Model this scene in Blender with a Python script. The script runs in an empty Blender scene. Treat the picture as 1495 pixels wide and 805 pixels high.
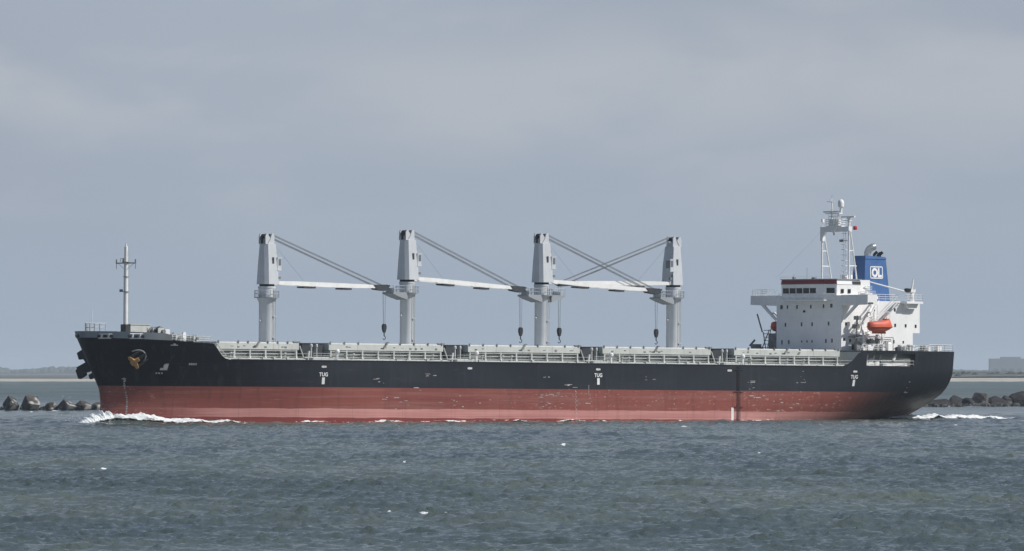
import bpy, bmesh, math, random
import numpy as np
from mathutils import Vector, Matrix

sc = bpy.context.scene
R = math.radians
# ------------------------------------------------------------------ camera
cam_d = bpy.data.cameras.new("camera")
cam = bpy.data.objects.new("camera", cam_d)
sc.collection.objects.link(cam)
cam.location = (0, 0, 7.6)
cam.rotation_euler = (R(90), 0, 0)
cam_d.sensor_fit = 'HORIZONTAL'
cam_d.sensor_width = 36.0
cam_d.lens = 36.0 * 11436.0 / 1495.0
cam_d.shift_y = (543.0 - 402.5) / 1495.0
cam_d.clip_start = 1.0
cam_d.clip_end = 60000.0
sc.camera = cam
# ------------------------------------------------------------------ light
SUN_EL, SUN_AZ = 42.0, 101.0          # azimuth clockwise from +Y (view direction)
SUN_STRENGTH = 4.1
world = bpy.data.worlds.new("World")
sc.world = world
world.use_nodes = True
sun_d = bpy.data.lights.new("sun", 'SUN')
sun_d.energy = SUN_STRENGTH
sun_d.angle = R(0.6)
sun_d.color = (1.0, 0.965, 0.915)
sun = bpy.data.objects.new("sun", sun_d)
sc.collection.objects.link(sun)
sd = Vector((math.sin(R(SUN_AZ)) * math.cos(R(SUN_EL)), math.cos(R(SUN_AZ)) * math.cos(R(SUN_EL)), math.sin(R(SUN_EL))))
sun.rotation_euler = (-sd).to_track_quat('-Z', 'Y').to_euler()
sc.view_settings.view_transform = 'Standard'
sc.view_settings.look = 'None'
sc.view_settings.exposure = 0.0
sc.view_settings.gamma = 1.0
sc.view_settings.use_curve_mapping = False
sc.cycles.use_denoising = True
sc.cycles.volume_bounces = 1
sc.cycles.max_bounces = 6

# ------------------------------------------------------------------ node helpers
class NT:
    def __init__(s, tree):
        s.t = tree; s.n = tree.nodes; s.l = tree.links
    def put(s, sock, v):
        if isinstance(v, bpy.types.NodeSocket): s.l.new(v, sock)
        elif isinstance(v, (tuple, list)):
            v = tuple(v)
            if len(v) == 3 and len(sock.default_value) == 4: v = v + (1,)
            sock.default_value = v
        else: sock.default_value = v
    def math(s, op, a, b=0.0, c=None, clamp=False):
        n = s.n.new('ShaderNodeMath'); n.operation = op; n.use_clamp = clamp
        s.put(n.inputs[0], a); s.put(n.inputs[1], b)
        if c is not None: s.put(n.inputs[2], c)
        return n.outputs[0]
    def mix(s, f, a, b):
        n = s.n.new('ShaderNodeMix'); n.data_type = 'RGBA'
        s.put(n.inputs[0], f); s.put(n.inputs[6], a); s.put(n.inputs[7], b)
        return n.outputs[2]
    def vmul(s, v, m):
        n = s.n.new('ShaderNodeVectorMath'); n.operation = 'MULTIPLY'
        s.put(n.inputs[0], v); s.put(n.inputs[1], m)
        return n.outputs[0]
    def noise(s, vec, scale, detail=3, rough=0.5, dist=0.0):
        n = s.n.new('ShaderNodeTexNoise')
        s.put(n.inputs['Vector'], vec); s.put(n.inputs['Scale'], scale)
        s.put(n.inputs['Detail'], detail); s.put(n.inputs['Roughness'], rough); s.put(n.inputs['Distortion'], dist)
        return n.outputs[0]
    def step(s, v, lo, hi):
        n = s.n.new('ShaderNodeMapRange'); n.interpolation_type = 'SMOOTHSTEP'
        s.put(n.inputs[0], v); n.inputs[1].default_value = lo; n.inputs[2].default_value = hi
        return n.outputs[0]
    def coord(s, k='Object'):
        return s.n.new('ShaderNodeTexCoord').outputs[k]
    def sep(s, v):
        n = s.n.new('ShaderNodeSeparateXYZ'); s.put(n.inputs[0], v)
        return n.outputs[0], n.outputs[1], n.outputs[2]
    def bump(s, h, strength, dist):
        n = s.n.new('ShaderNodeBump'); s.put(n.inputs['Height'], h)
        n.inputs['Strength'].default_value = strength; n.inputs['Distance'].default_value = dist
        return n.outputs[0]

# ------------------------------------------------------------------ world sky
w = NT(world.node_tree)
for n in list(w.n): w.n.remove(n)
sky = w.n.new('ShaderNodeTexSky')
sky.sky_type = 'NISHITA'; sky.sun_disc = False
sky.sun_elevation = R(SUN_EL); sky.sun_rotation = R(SUN_AZ)
sky.air_density = 1.2; sky.dust_density = 2.0; sky.ozone_density = 1.5
SKY_K = 0.09
skyc = w.vmul(sky.outputs[0], (SKY_K,) * 3)
gen = w.coord('Generated')
gx, gy, gz0 = w.sep(gen)
gz = w.math('ADD', gz0, w.math('MULTIPLY', w.math('SUBTRACT', w.noise(w.vmul(gen, (1, 1, 1.6)), 11.0, 3, 0.5), 0.5), 0.022))
cv = w.vmul(gen, (1.0, 1.0, 2.6))
c1 = w.noise(cv, 17.0, 4, 0.5, 0.5)
c2 = w.noise(cv, 55.0, 4, 0.5, 0.3)
big = w.noise(w.vmul(gen, (1, 1, 2.2)), 7.0, 2, 0.5)
cl = w.math('ADD', w.math('MULTIPLY', c1, 0.75), w.math('MULTIPLY', c2, 0.25))
up = w.step(gz, 0.006, 0.040)
bank = w.math('MULTIPLY', w.step(gz, 0.026, 0.036), w.math('SUBTRACT', 1.0, w.step(gz, 0.040, 0.047)))
lightm = w.math('MULTIPLY', w.math('MAXIMUM', w.math('MULTIPLY', w.step(cl, 0.48, 0.66), 0.8), w.math('MULTIPLY', bank, w.math('MAXIMUM', w.step(cl, 0.44, 0.62), w.math('MULTIPLY', w.math('MULTIPLY', w.step(gx, -0.045, -0.005), w.math('SUBTRACT', 1.0, w.step(gx, 0.025, 0.06))), w.step(cl, 0.30, 0.50))))), up)
base = w.mix(w.step(gz, 0.0, 0.05), (0.360, 0.430, 0.528), (0.385, 0.438, 0.528))
darkm = w.math('MULTIPLY', w.step(big, 0.40, 0.60), up)
base = w.mix(w.math('MULTIPLY', darkm, 0.5), base, (0.340, 0.380, 0.465))
ccol = w.mix(w.math('MULTIPLY', lightm, 0.85), base, (0.472, 0.510, 0.570))
ccol = w.mix(w.step(gz0, 0.06, 0.28), ccol, w.mix(w.step(cl, 0.35, 0.65), (0.120, 0.182, 0.310), (0.240, 0.300, 0.425)))
tot = w.mix(w.step(gz, 0.04, 0.6), w.mix(0.93, skyc, ccol), w.mix(0.75, skyc, ccol))
away = w.math('SUBTRACT', 1.0, w.math('MULTIPLY', w.math('MULTIPLY', w.step(w.math('MULTIPLY', gx, -1.0), 0.0, 0.8), w.step(gz0, 0.05, 0.15)), 0.28))
far_ = w.n.new('ShaderNodeVectorMath'); far_.operation = 'SCALE'; w.put(far_.inputs[0], tot); w.put(far_.inputs['Scale'], away)
bg = w.n.new('ShaderNodeBackground'); w.put(bg.inputs[0], far_.outputs[0]); bg.inputs[1].default_value = 1.0
SKYBG = bg
wo = w.n.new('ShaderNodeOutputWorld'); w.l.new(bg.outputs[0], wo.inputs[0])

# ------------------------------------------------------------------ materials
MATS = {}
def mat(name, col, rough=0.5, metal=0.0, var=0.12, scale=0.6, stain=None, stain_amt=0.0, spec=0.4):
    if name in MATS: return MATS[name]
    m = bpy.data.materials.new(name); m.use_nodes = True
    t = NT(m.node_tree); b = t.n['Principled BSDF']
    co = t.coord('Object')
    n = t.noise(co, scale, 4, 0.6)
    dark = tuple(c * (1 - var) for c in col); light = tuple(min(1, c * (1 + var)) for c in col)
    c = t.mix(t.step(n, 0.3, 0.7), dark, light)
    if stain:
        st = t.noise(t.vmul(co, (1.6, 1.6, 0.22)), 1.4, 5, 0.65)
        c = t.mix(t.math('MULTIPLY', t.step(st, 0.52, 0.72), stain_amt), c, stain)
    t.put(b.inputs['Base Color'], c)
    b.inputs['Roughness'].default_value = rough; b.inputs['Metallic'].default_value = metal
    b.inputs['Specular IOR Level'].default_value = spec
    MATS[name] = m
    return m
M = {}
M['white'] = mat('white_paint', (0.80, 0.80, 0.78), 0.5, stain=(0.50, 0.40, 0.30), stain_amt=0.12, var=0.05)
M['house'] = mat('deckhouse_white_paint', (0.81, 0.81, 0.80), 0.55, stain=(0.50, 0.42, 0.34), stain_amt=0.15, var=0.05, scale=0.3)
M['crane'] = mat('crane_cream_paint', (0.56, 0.585, 0.61), 0.5, stain=(0.36, 0.31, 0.27), stain_amt=0.20, var=0.06, scale=0.35)
M['cover'] = mat('hatch_cover_paint', (0.52, 0.54, 0.51), 0.6, stain=(0.26, 0.22, 0.18), stain_amt=0.30, var=0.08, scale=0.5)
M['coam'] = mat('coaming_paint', (0.50, 0.52, 0.49), 0.6, stain=(0.22, 0.17, 0.13), stain_amt=0.45, var=0.12, scale=0.9)
M['bulwark'] = mat('bulwark_grey_paint', (0.30, 0.325, 0.345), 0.55, stain=(0.2, 0.18, 0.16), stain_amt=0.2, var=0.05)
M['deck'] = mat('deck_green_grey_paint', (0.17, 0.19, 0.18), 0.8, stain=(0.16, 0.10, 0.07), stain_amt=0.6, var=0.2)
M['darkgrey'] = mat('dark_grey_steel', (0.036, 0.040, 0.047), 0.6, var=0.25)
M['machine'] = mat('machinery_paint', (0.20, 0.21, 0.21), 0.6, stain=(0.13, 0.07, 0.04), stain_amt=0.6, var=0.25, scale=1.5)
M['black'] = mat('black_steel', (0.016, 0.017, 0.020), 0.6, var=0.3)
M['wire'] = mat('steel_wire', (0.16, 0.17, 0.185), 0.6, var=0.2)
M['glass'] = mat('window_glass', (0.012, 0.015, 0.020), 0.12, var=0.2, spec=0.5)
M['cabglass'] = mat('cab_window_glass', (0.16, 0.18, 0.20), 0.25, var=0.2)
M['maroon'] = mat('maroon_paint', (0.22, 0.030, 0.032), 0.5, var=0.1)
M['blue'] = mat('funnel_blue_paint', (0.045, 0.122, 0.30), 0.5, var=0.1, stain=(0.10, 0.20, 0.36), stain_amt=0.35)
M['orange'] = mat('lifeboat_orange', (0.60, 0.115, 0.060), 0.5, var=0.12, stain=(0.62, 0.22, 0.12), stain_amt=0.4)
M['orange_dark'] = mat('lifeboat_orange_keel', (0.50, 0.095, 0.04), 0.5, var=0.12)
M['steel'] = mat('bare_steel_pipe', (0.62, 0.62, 0.60), 0.32, 0.85, var=0.1)
M['yellow'] = mat('anchor_rusty_yellow', (0.44, 0.24, 0.085), 0.75, var=0.35, scale=1.6, stain=(0.16, 0.075, 0.03), stain_amt=0.8)
M['anchorshade'] = mat('anchor_shaded_dark', (0.035, 0.032, 0.030), 0.75, var=0.3, scale=1.6)  # silhouette shade of the far-side anchor put into its colour
M['flukes'] = mat('anchor_fluke_paint', (0.06, 0.05, 0.045), 0.8, var=0.3)
M['mark'] = mat('white_marking_paint', (0.74, 0.74, 0.73), 0.6, var=0.08)
M['symbol'] = mat('weathered_marking_paint', (0.50, 0.50, 0.50), 0.7, var=0.2, scale=2.0)
M['redlamp'] = mat('red_lamp_housing', (0.55, 0.04, 0.06), 0.4)
M['rope'] = mat('ladder_rope', (0.045, 0.036, 0.032), 0.9)
M['worn'] = mat('worn_white_scrape', (0.42, 0.40, 0.39), 0.8, var=0.3, scale=2.0)

def hull_material():
    m = bpy.data.materials.new('hull_paint'); m.use_nodes = True
    t = NT(m.node_tree); b = t.n['Principled BSDF']
    co = t.coord('Object'); x, y, z = t.sep(co)
    streak = t.noise(t.vmul(co, (0.045, 0.045, 1.5)), 1.0, 5, 0.6)
    streak2 = t.noise(t.vmul(co, (0.12, 0.12, 3.0)), 1.3, 5, 0.65)
    vert = t.noise(t.vmul(co, (0.9, 0.9, 0.10)), 1.0, 4, 0.6)
    broad = t.noise(t.vmul(co, (0.05, 0.05, 0.12)), 1.0, 3, 0.5)
    fine = t.noise(t.vmul(co, (1.0, 1.0, 2.4)), 1.1, 5, 0.7)
    # topsides
    blk = t.mix(t.step(broad, 0.35, 0.65), (0.015, 0.018, 0.025), (0.025, 0.029, 0.037))
    blk = t.mix(t.step(x, -72, -45), (0.006, 0.007, 0.011), blk)  # black deepened toward the bow; shade of the forward-facing plating put into the colour
    blk = t.mix(t.math('MULTIPLY', t.step(vert, 0.52, 0.75), 0.40), blk, (0.042, 0.046, 0.056))
    blk = t.mix(t.math('MULTIPLY', t.step(fine, 0.66, 0.76), 0.55), blk, (0.11, 0.11, 0.12))
    seam = t.math('MAXIMUM', t.math('LESS_THAN', t.math('ABSOLUTE', t.math('SUBTRACT', t.math('FRACT', t.math('MULTIPLY', x, 0.105)), 0.5)), 0.0045),
                  t.math('LESS_THAN', t.math('ABSOLUTE', t.math('SUBTRACT', t.math('FRACT', t.math('ADD', t.math('MULTIPLY', z, 0.40), 0.2)), 0.5)), 0.012))
    runs = t.noise(t.vmul(co, (1.3, 1.3, 0.07)), 1.0, 4, 0.6)
    blk = t.mix(t.math('MULTIPLY', t.math('MULTIPLY', t.step(runs, 0.60, 0.72), t.step(z, 5.6, 8.8)), 0.5), blk, (0.055, 0.034, 0.024))
    blk = t.mix(t.math('MULTIPLY', t.step(t.noise(t.vmul(co, (0.16, 0.16, 1.1)), 1.0, 4, 0.6), 0.60, 0.70), 0.35), blk, (0.050, 0.054, 0.062))
    # boot topping
    red = t.mix(t.step(broad, 0.35, 0.65), (0.200, 0.058, 0.048), (0.245, 0.072, 0.056))
    red = t.mix(t.math('MULTIPLY', t.step(streak, 0.52, 0.66), 0.55), red, (0.27, 0.125, 0.105))
    red = t.mix(t.math('MULTIPLY', t.step(streak2, 0.60, 0.74), 0.75), red, (0.36, 0.20, 0.175))
    red = t.mix(t.math('MULTIPLY', t.step(vert, 0.52, 0.72), 0.45), red, (0.14, 0.050, 0.042))
    red = t.mix(t.math('MULTIPLY', t.step(t.noise(t.vmul(co, (0.10, 0.10, 0.5)), 1.0, 5, 0.65), 0.50, 0.64), 0.35), red, (0.26, 0.11, 0.088))
    patch = t.math('MULTIPLY', t.step(t.noise(t.vmul(co, (0.03, 0.03, 0.05)), 1.0, 2), 0.48, 0.6), t.step(fine, 0.58, 0.68))
    red = t.mix(t.math('MULTIPLY', patch, 0.8), red, (0.52, 0.36, 0.32))
    # sun-bleached band near the present waterline
    pink = t.mix(t.step(streak, 0.35, 0.65), (0.44, 0.190, 0.172), (0.52, 0.255, 0.228))
    pink = t.mix(t.math('MULTIPLY', t.step(vert, 0.55, 0.75), 0.35), pink, (0.30, 0.11, 0.10))
    zz = t.math('ADD', z, t.math('MULTIPLY', t.math('SUBTRACT', streak2, 0.5), 0.55))
    seam_dark = t.math('MULTIPLY', seam, 0.28)
    band = t.math('MULTIPLY', t.step(zz, 0.42, 0.50), t.math('SUBTRACT', 1.0, t.step(zz, 1.74, 1.80)))
    wet = (0.20, 0.045, 0.040)
    band = t.math('MULTIPLY', band, t.math('MULTIPLY', t.step(t.math('ADD', x, t.math('MULTIPLY', streak2, 8)), -70, -58),
                                            t.math('SUBTRACT', 1.0, t.step(x, 56, 70))))
    low = t.mix(band, red, pink)
    low = t.mix(t.math('SUBTRACT', 1.0, t.step(zz, 0.36, 0.46)), low, wet)
    # run of the stern: dark growth and dried silt
    st = t.math('MULTIPLY', t.step(t.math('ADD', x, t.math('MULTIPLY', z, 0.8)), 54, 77), 0.90)
    low = t.mix(st, low, t.mix(t.step(fine, 0.4, 0.6), (0.030, 0.022, 0.020), (0.055, 0.036, 0.030)))
    zb = t.math('ADD', z, t.math('MULTIPLY', t.math('SUBTRACT', streak, 0.5), 0.12))
    top = t.step(zb, 4.90, 4.95)
    top2 = t.math('MAXIMUM', top, t.math('MULTIPLY', t.step(x, 66, 74), t.step(z, 3.2, 4.5)))
    c = t.mix(top2, low, blk)
    silt = t.math('MULTIPLY', t.step(t.math('SUBTRACT', x, t.math('MULTIPLY', z, 1.3)), 69.5, 75.5),
                  t.math('SUBTRACT', 1.0, t.step(z, 3.6, 6.2)))
    silt = t.math('MULTIPLY', silt, t.step(t.noise(t.vmul(co, (0.3, 0.3, 0.9)), 1.2, 4), 0.35, 0.62))
    c = t.mix(t.math('MULTIPLY', silt, 0.85), c, (0.15, 0.130, 0.110))
    c = t.mix(seam_dark, c, (0.035, 0.022, 0.022))
    t.put(b.inputs['Base Color'], c)
    b.inputs['Roughness'].default_value = 0.48
    b.inputs['Specular IOR Level'].default_value = 0.16
    # slight dishing of plates between frames
    pl = t.n.new('ShaderNodeTexWave'); pl.bands_direction = 'X'
    t.put(pl.inputs['Vector'], co); pl.inputs['Scale'].default_value = 0.20; pl.inputs['Distortion'].default_value = 0.6
    hgt = t.math('ADD', t.math('MULTIPLY', pl.outputs[1], 0.4), t.noise(co, 0.35, 2))
    t.put(b.inputs['Normal'], t.bump(hgt, 0.22, 0.10))
    return m
M['hull'] = hull_material()

# ------------------------------------------------------------------ mesh builder
class MB:
    def __init__(s): s.v = []; s.f = []; s.pc = []
    def add(s, vs, fs):
        vs = list(vs); s.pc.append((vs, list(fs)))
        o = len(s.v); s.v += [tuple(v) for v in vs]; s.f += [tuple(i + o for i in f) for f in fs]; return s
    def box(s, a, b):
        x0, y0, z0 = a; x1, y1, z1 = b
        return s.add([(x0,y0,z0),(x1,y0,z0),(x1,y1,z0),(x0,y1,z0),(x0,y0,z1),(x1,y0,z1),(x1,y1,z1),(x0,y1,z1)],
                     [(0,3,2,1),(4,5,6,7),(0,1,5,4),(1,2,6,5),(2,3,7,6),(3,0,4,7)])
    def hexa(s, bot, top):
        n = len(bot)
        return s.add(list(bot) + list(top), [tuple(range(n))[::-1], tuple(range(n, 2*n))] +
                     [(i, (i+1) % n, n + (i+1) % n, n + i) for i in range(n)])
    def prism(s, poly, axis, lo, hi):
        def P(a, b, c):
            return {'p': (a, c, b), 's': (c, a, b), 'z': (a, b, c)}[axis]
        return s.hexa([P(a, b, lo) for a, b in poly], [P(a, b, hi) for a, b in poly])
    def bar(s, p, q, r, n=6, r2=None):
        p = Vector(p); q = Vector(q); d = q - p
        if d.length < 1e-6: return s
        d.normalize(); u = d.orthogonal().normalized(); w_ = d.cross(u)
        r2 = r if r2 is None else r2
        A = [p + (u * math.cos(t) + w_ * math.sin(t)) * r for t in (2*math.pi*(i+.5)/n for i in range(n))]
        Bq = [q + (u * math.cos(t) + w_ * math.sin(t)) * r2 for t in (2*math.pi*(i+.5)/n for i in range(n))]
        return s.hexa(A, Bq)
    def lathe(s, c, prof, n=32, axis='z'):
        vs = []; fs = []
        for r, h in prof:
            for i in range(n):
                t = 2*math.pi*i/n; a, b = r*math.cos(t), r*math.sin(t)
                o = {'z': (a, b, h), 'p': (a, h, b), 's': (h, a, b)}[axis]
                vs.append((c[0]+o[0], c[1]+o[1], c[2]+o[2]))
        for j in range(len(prof)-1):
            for i in range(n):
                k = (i+1) % n
                fs.append((j*n+i, j*n+k, (j+1)*n+k, (j+1)*n+i))
        fs.append(tuple(range(n))[::-1]); fs.append(tuple(range((len(prof)-1)*n, len(prof)*n)))
        return s.add(vs, fs)
    def tube(s, pts, r, n=8):
        for a, b in zip(pts[:-1], pts[1:]): s.bar(a, b, r, n)
        return s
    def rail(s, pts, h=1.05, sp=1.5, r=0.035, rows=3):
        for a, b in zip(pts[:-1], pts[1:]):
            a = Vector(a); b = Vector(b); L = (b-a).length; n = max(1, round(L/sp))
            for i in range(n+1):
                p = a.lerp(b, i/n); s.bar(p, p + Vector((0,0,h)), r*1.15, 4)
            for k in range(rows):
                z = Vector((0,0,h*(k+1)/rows)); s.bar(a+z, b+z, r, 4)
        return s
    def groups(s, tol):
        bb = [([min(v[i] for v in vs)-tol for i in range(3)], [max(v[i] for v in vs)+tol for i in range(3)]) for vs, _ in s.pc]
        par = list(range(len(bb)))
        def find(i):
            while par[i] != i: i = par[i]
            return i
        for i in range(len(bb)):
            for j in range(i):
                if all(bb[i][0][k] <= bb[j][1][k] and bb[j][0][k] <= bb[i][1][k] for k in range(3)): par[find(i)] = find(j)
        out = {}
        for i in range(len(bb)): out.setdefault(find(i), []).append(i)
        return list(out.values())
    def build_each(s, name, m, parent=None, tol=.04, **kw):
        "one object for every separate piece"
        for ids in s.groups(tol):
            q = MB()
            for i in ids: q.add(*s.pc[i])
            o = q.build(name, m, parent, **kw)
        return o
    def build(s, name, m, parent=None, ship=True, smooth=False, off=(0,0,0), recalc=True, bevel=0.0):
        me = bpy.data.meshes.new(name)
        vs = [(a-off[0]-(83.0 if ship else 0), -(b-off[1]) if ship else b-off[1], c-off[2]) for a, b, c in s.v]
        me.from_pydata(vs, [], s.f)
        if recalc:
            bm = bmesh.new(); bm.from_mesh(me); bmesh.ops.recalc_face_normals(bm, faces=bm.faces)
            if bevel: bmesh.ops.bevel(bm, geom=[e for e in bm.edges], offset=bevel, segments=1, affect='EDGES')
            bm.to_mesh(me); bm.free()
        me.materials.append(m)
        if smooth:
            for p in me.polygons: p.use_smooth = True
            try: me.set_sharp_from_angle(angle=R(35))
            except Exception: pass
        o = bpy.data.objects.new(name, me); sc.collection.objects.link(o)
        if parent: o.parent = parent
        return o

def tag(o, label=None, cat=None, group=None, kind=None):
    if label: o['label'] = label
    if cat: o['category'] = cat
    if group: o['group'] = group
    if kind: o['kind'] = kind
    return o

# ------------------------------------------------------------------ ship placement
TH = R(40.9); CT, STH = math.cos(TH), math.sin(TH)
TRIM = 0.008; Z0 = 1144.0; X0 = -62.75
ship = bpy.data.objects.new('cargo_ship', None); sc.collection.objects.link(ship)
ship.location = (X0 + 83*CT, Z0 + 83*STH, 0.0)
ship.rotation_euler = (0, TRIM, TH)
ship.empty_display_size = 5
tag(ship, 'black and red bulk carrier with four grey deck cranes and white deckhouse aft, under way', 'cargo ship')
SHIPM = Matrix.LocRotScale(ship.location, ship.rotation_euler, None)
def to_world(s, p, z): return SHIPM @ Vector((s-83.0, -p, z))

B = 13.6
def it(x, xs, ys): return float(np.interp(x, xs, ys))
def s0(z): return it(z, [-4.5,-2,0,2,4.3,7.25,10,11.9,12.84,14], [0.0,1.5,3.0,3.6,3.5,2.2,1.0,0.3,0,-.4])
def send(z): return it(z, [-4.5,-1,0,1.5,1.7,12], [148,156,161,166.8,167,167])
def hb(s, z):
    a = s0(z); w_ = min(1, max(0, z/12.0))**1.3
    Lr = 46+(30-46)*w_; n = 2.0+(1.6-2)*w_; q = 0.72+(0.5-0.72)*w_
    t = max(0, (s-a)/(Lr-a)); bow = 1.0 if t >= 1 else (1-(1-t)**n)**q
    ss = it(z, [-4.5,0,1.7,4.8,8,12], [105,113,118,126,136,141])
    se = send(z)
    be = it(z, [-4.5,0,1.6,3,4.8,6.5,8,12], [.2,.2,.5,4,7.7,9.3,10,10.4])
    u = min(1, max(0, (s-ss)/(se-ss)))
    return B * bow * (be/B + (1-be/B)*(1-u**2.2))
def hull_frame(s, z, side=1):
    p = Vector((s, side*hb(s, z), z))
    ds = (Vector((s+.2, side*hb(s+.2, z), z)) - p).normalized()
    dz = (Vector((s, side*hb(s, z+.2), z+.2)) - p).normalized()
    n = ds.cross(dz).normalized()
    if n.y*side < 0: n = -n
    return p, ds, dz, n

DK = 8.87
def build_hull():
    m = MB()
    zs = list(np.linspace(-4.5, 1.5, 11)) + [2.2, 3, 3.8, 4.6, 5.4, 6.2, 7.0, 7.8, 8.4, DK]
    us = [ (i/24)**1.7*0.24 for i in range(24)] + list(np.linspace(0.24, 0.66, 12)) + list(np.linspace(0.68, 1.0, 26))
    for side in (1, -1):
        vs = []; fs = []
        for z in zs:
            a, e = s0(z), send(z)
            for u in us:
                s_ = a+(e-a)*u; vs.append((s_, side*hb(s_, z), z))
        n = len(us)
        for j in range(len(zs)-1):
            for i in range(n-1): fs.append((j*n+i, j*n+i+1, (j+1)*n+i+1, (j+1)*n+i))
        m.add(vs, fs)
    # transom and bottom
    tr = [(send(z), hb(send(z), z), z) for z in zs]
    n = len(tr)
    m.add(tr + [(a, -b, c) for a, b, c in tr], [(i, i+1, n+i+1, n+i) for i in range(n-1)])
    # forecastle side
    def ftop(s): return it(s, [0, 5, 9.3, 14, 15.6, 16.5, 17.1, 17.8, 18.6], [11.95, 11.78, 11.60, 11.30, 11.18, 10.2, 9.5, 9.05, DK])
    sn = [(i/26)**1.8*18.6 for i in range(22)] + [14.0, 14.9, 15.6, 16.0, 16.5, 17.1, 17.8, 18.6]
    sn = sorted(set(round(x, 3) for x in sn))
    for side in (1, -1):
        vs = []; fs = []; nv = 8
        for k in range(nv+1):
            for s_ in sn:
                z = DK+(ftop(s_)-DK)*k/nv
                f = 1-s_/18.6
                s2 = s_+s0(z)*f
                vs.append((s2, side*hb(s2, z), z))
        n = len(sn)
        for j in range(nv):
            for i in range(n-1): fs.append((j*n+i, j*n+i+1, (j+1)*n+i+1, (j+1)*n+i))
        m.add(vs, fs)
    # poop side with the mooring opening
    def ptop(s): return it(s, [139.3, 140.6, 141.6, 143.0, 144.0, 145], [DK, 9.2, 9.75, 10.95, 11.3, 11.46])
    ss_ = [139.3, 140.0, 140.6, 141.6, 142.4, 143.0, 144.0, 144.9, 147, 149.5, 152, 154.5, 156.4, 158, 160, 162, 164, 165.6, 167]
    zr = [0, .07, .8, 1]
    for side in (1, -1):
        vs = []; fs = []
        for k in zr:
            for s_ in ss_:
                z = DK+(ptop(s_)-DK)*k; vs.append((s_, side*hb(s_, z), z))
        n = len(ss_)
        for j in range(3):
            for i in range(n-1):
                if j == 1 and 7 <= i < 12: continue
                fs.append((j*n+i, j*n+i+1, (j+1)*n+i+1, (j+1)*n+i))
        m.add(vs, fs)
    m.add([(167, hb(167, DK), DK), (167, -hb(167, DK), DK), (167, -hb(167, 11.46), 11.46), (167, hb(167, 11.46), 11.46)], [(0,1,2,3)])
    o = m.build('hull', M['hull'], ship, recalc=False)
    bm = bmesh.new(); bm.from_mesh(o.data); bmesh.ops.remove_doubles(bm, verts=bm.verts, dist=0.002)
    bmesh.ops.recalc_face_normals(bm, faces=bm.faces); bm.to_mesh(o.data); bm.free()
    for p in o.data.polygons: p.use_smooth = True
    o.data.set_sharp_from_angle(angle=R(38))
    return o
hull = build_hull()
# rubbing edge at the main deck
for side in (1, -1):
    e = MB()
    pts = [(s_, side*(hb(s_, DK)+0.0), DK) for s_ in list(np.linspace(18.8, 139.5, 40))]
    for a, b in zip(pts[:-1], pts[1:]): e.bar(a, b, 0.09, 6)
    e.build('sheer_rail', M['black'], hull)

# bulwark at the bow
bw = MB()
for side in (1, -1):
    sn = [(i/18)**1.8*9.3 for i in range(19)]
    lo = []; hi = []; lo2 = []; hi2 = []
    for s_ in sn:
        zb_ = it(s_, [0, 5, 9.3], [11.95, 11.78, 11.60]); zt = it(s_, [0, 5, 8.9, 9.3], [12.88, 12.78, 12.62, 12.35])
        q = s_ + s0(zb_)*(1-s_/18.6); q2 = s_ + s0(zt)*(1-s_/18.6)
        lo.append((q-.02, side*(hb(q, zb_)+.02), zb_-.02)); hi.append((q2-.05, side*(hb(q2, zt)+.06), zt))
        lo2.append((q+.12, side*max(0, hb(q, zb_)-.12), zb_)); hi2.append((q2+.10, side*max(0, hb(q2, zt)-.10), zt))
    n = len(sn)
    bw.add(lo+hi+hi2+lo2, [(i, i+1, n+i+1, n+i) for i in range(n-1)] + [(n+i, n+i+1, 2*n+i+1, 2*n+i) for i in range(n-1)]
           + [(2*n+i, 2*n+i+1, 3*n+i+1, 3*n+i) for i in range(n-1)] + [(n-1, 2*n-1, 3*n-1, 4*n-1)])
bulw = bw.build('bulwark', M['bulwark'], hull)
# fairleads in the bulwark
for (s_, wd) in ((1.45, .9), (4.75, .9)):
    p, ds, dz, nn = hull_frame(s_, 12.05)
    f = MB()
    for k in (-.55, .55):
        c = p + ds*k + dz*.12 + nn*.02
        f.bar(c-dz*.32, c+dz*.32, .17, 8)
    c = p+nn*.03
    f.bar(c-ds*.95-dz*.2, c+ds*.95-dz*.2, .10, 6); f.bar(c-ds*.95+dz*.44, c+ds*.95+dz*.44, .10, 6)
    f.build('fairlead', M['white'], hull)
    g = MB()
    for k in (0.0, .95, -.95):
        c = p + ds*k + dz*.10 + nn*.05
        g.bar(c-ds*.22, c+ds*.22, .2, 8)
    g.build_each('fairlead_roller', M['black'], hull)
p, ds, dz, nn = hull_frame(0.25, 12.2, -1)
MB().bar(Vector((-.12, -.9, 12.25)), Vector((-.5, -1.0, 12.1)), .28, 10).build('hawse_pipe', M['black'], hull)
# decks
d = MB()
def deck_sheet(m, a, b, z, n=30, t=0.12, inset=0.06):
    ss_ = list(np.linspace(a, b, n))
    P = [(s_, max(.02, hb(s_, z)-inset)) for s_ in ss_]
    poly = P + [(s_, -q) for s_, q in reversed(P)]
    m.hexa([(x, y, z-t) for x, y in poly], [(x, y, z) for x, y in poly])
deck_sheet(d, 15.7, 140, DK-.05, 40)
deck_sheet(d, 140.2, 166.8, DK-.08, 20)
d.build('main_deck', M['deck'], ship)
d = MB(); deck_sheet(d, 1.0, 15.4, 11.28, 26, inset=.35)
d.hexa([(15.3,-9.9,DK),(15.5,-9.9,DK),(15.5,9.9,DK),(15.3,9.9,DK)], [(15.3,-10.3,11.2),(15.5,-10.3,11.2),(15.5,10.3,11.2),(15.3,10.3,11.2)])
d.build('forecastle_deck', M['deck'], ship)
d = MB(); deck_sheet(d, 144.7, 166.9, 11.44, 26, t=.22, inset=.05)
d.build('poop_deck', M['deck'], ship)

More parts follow.
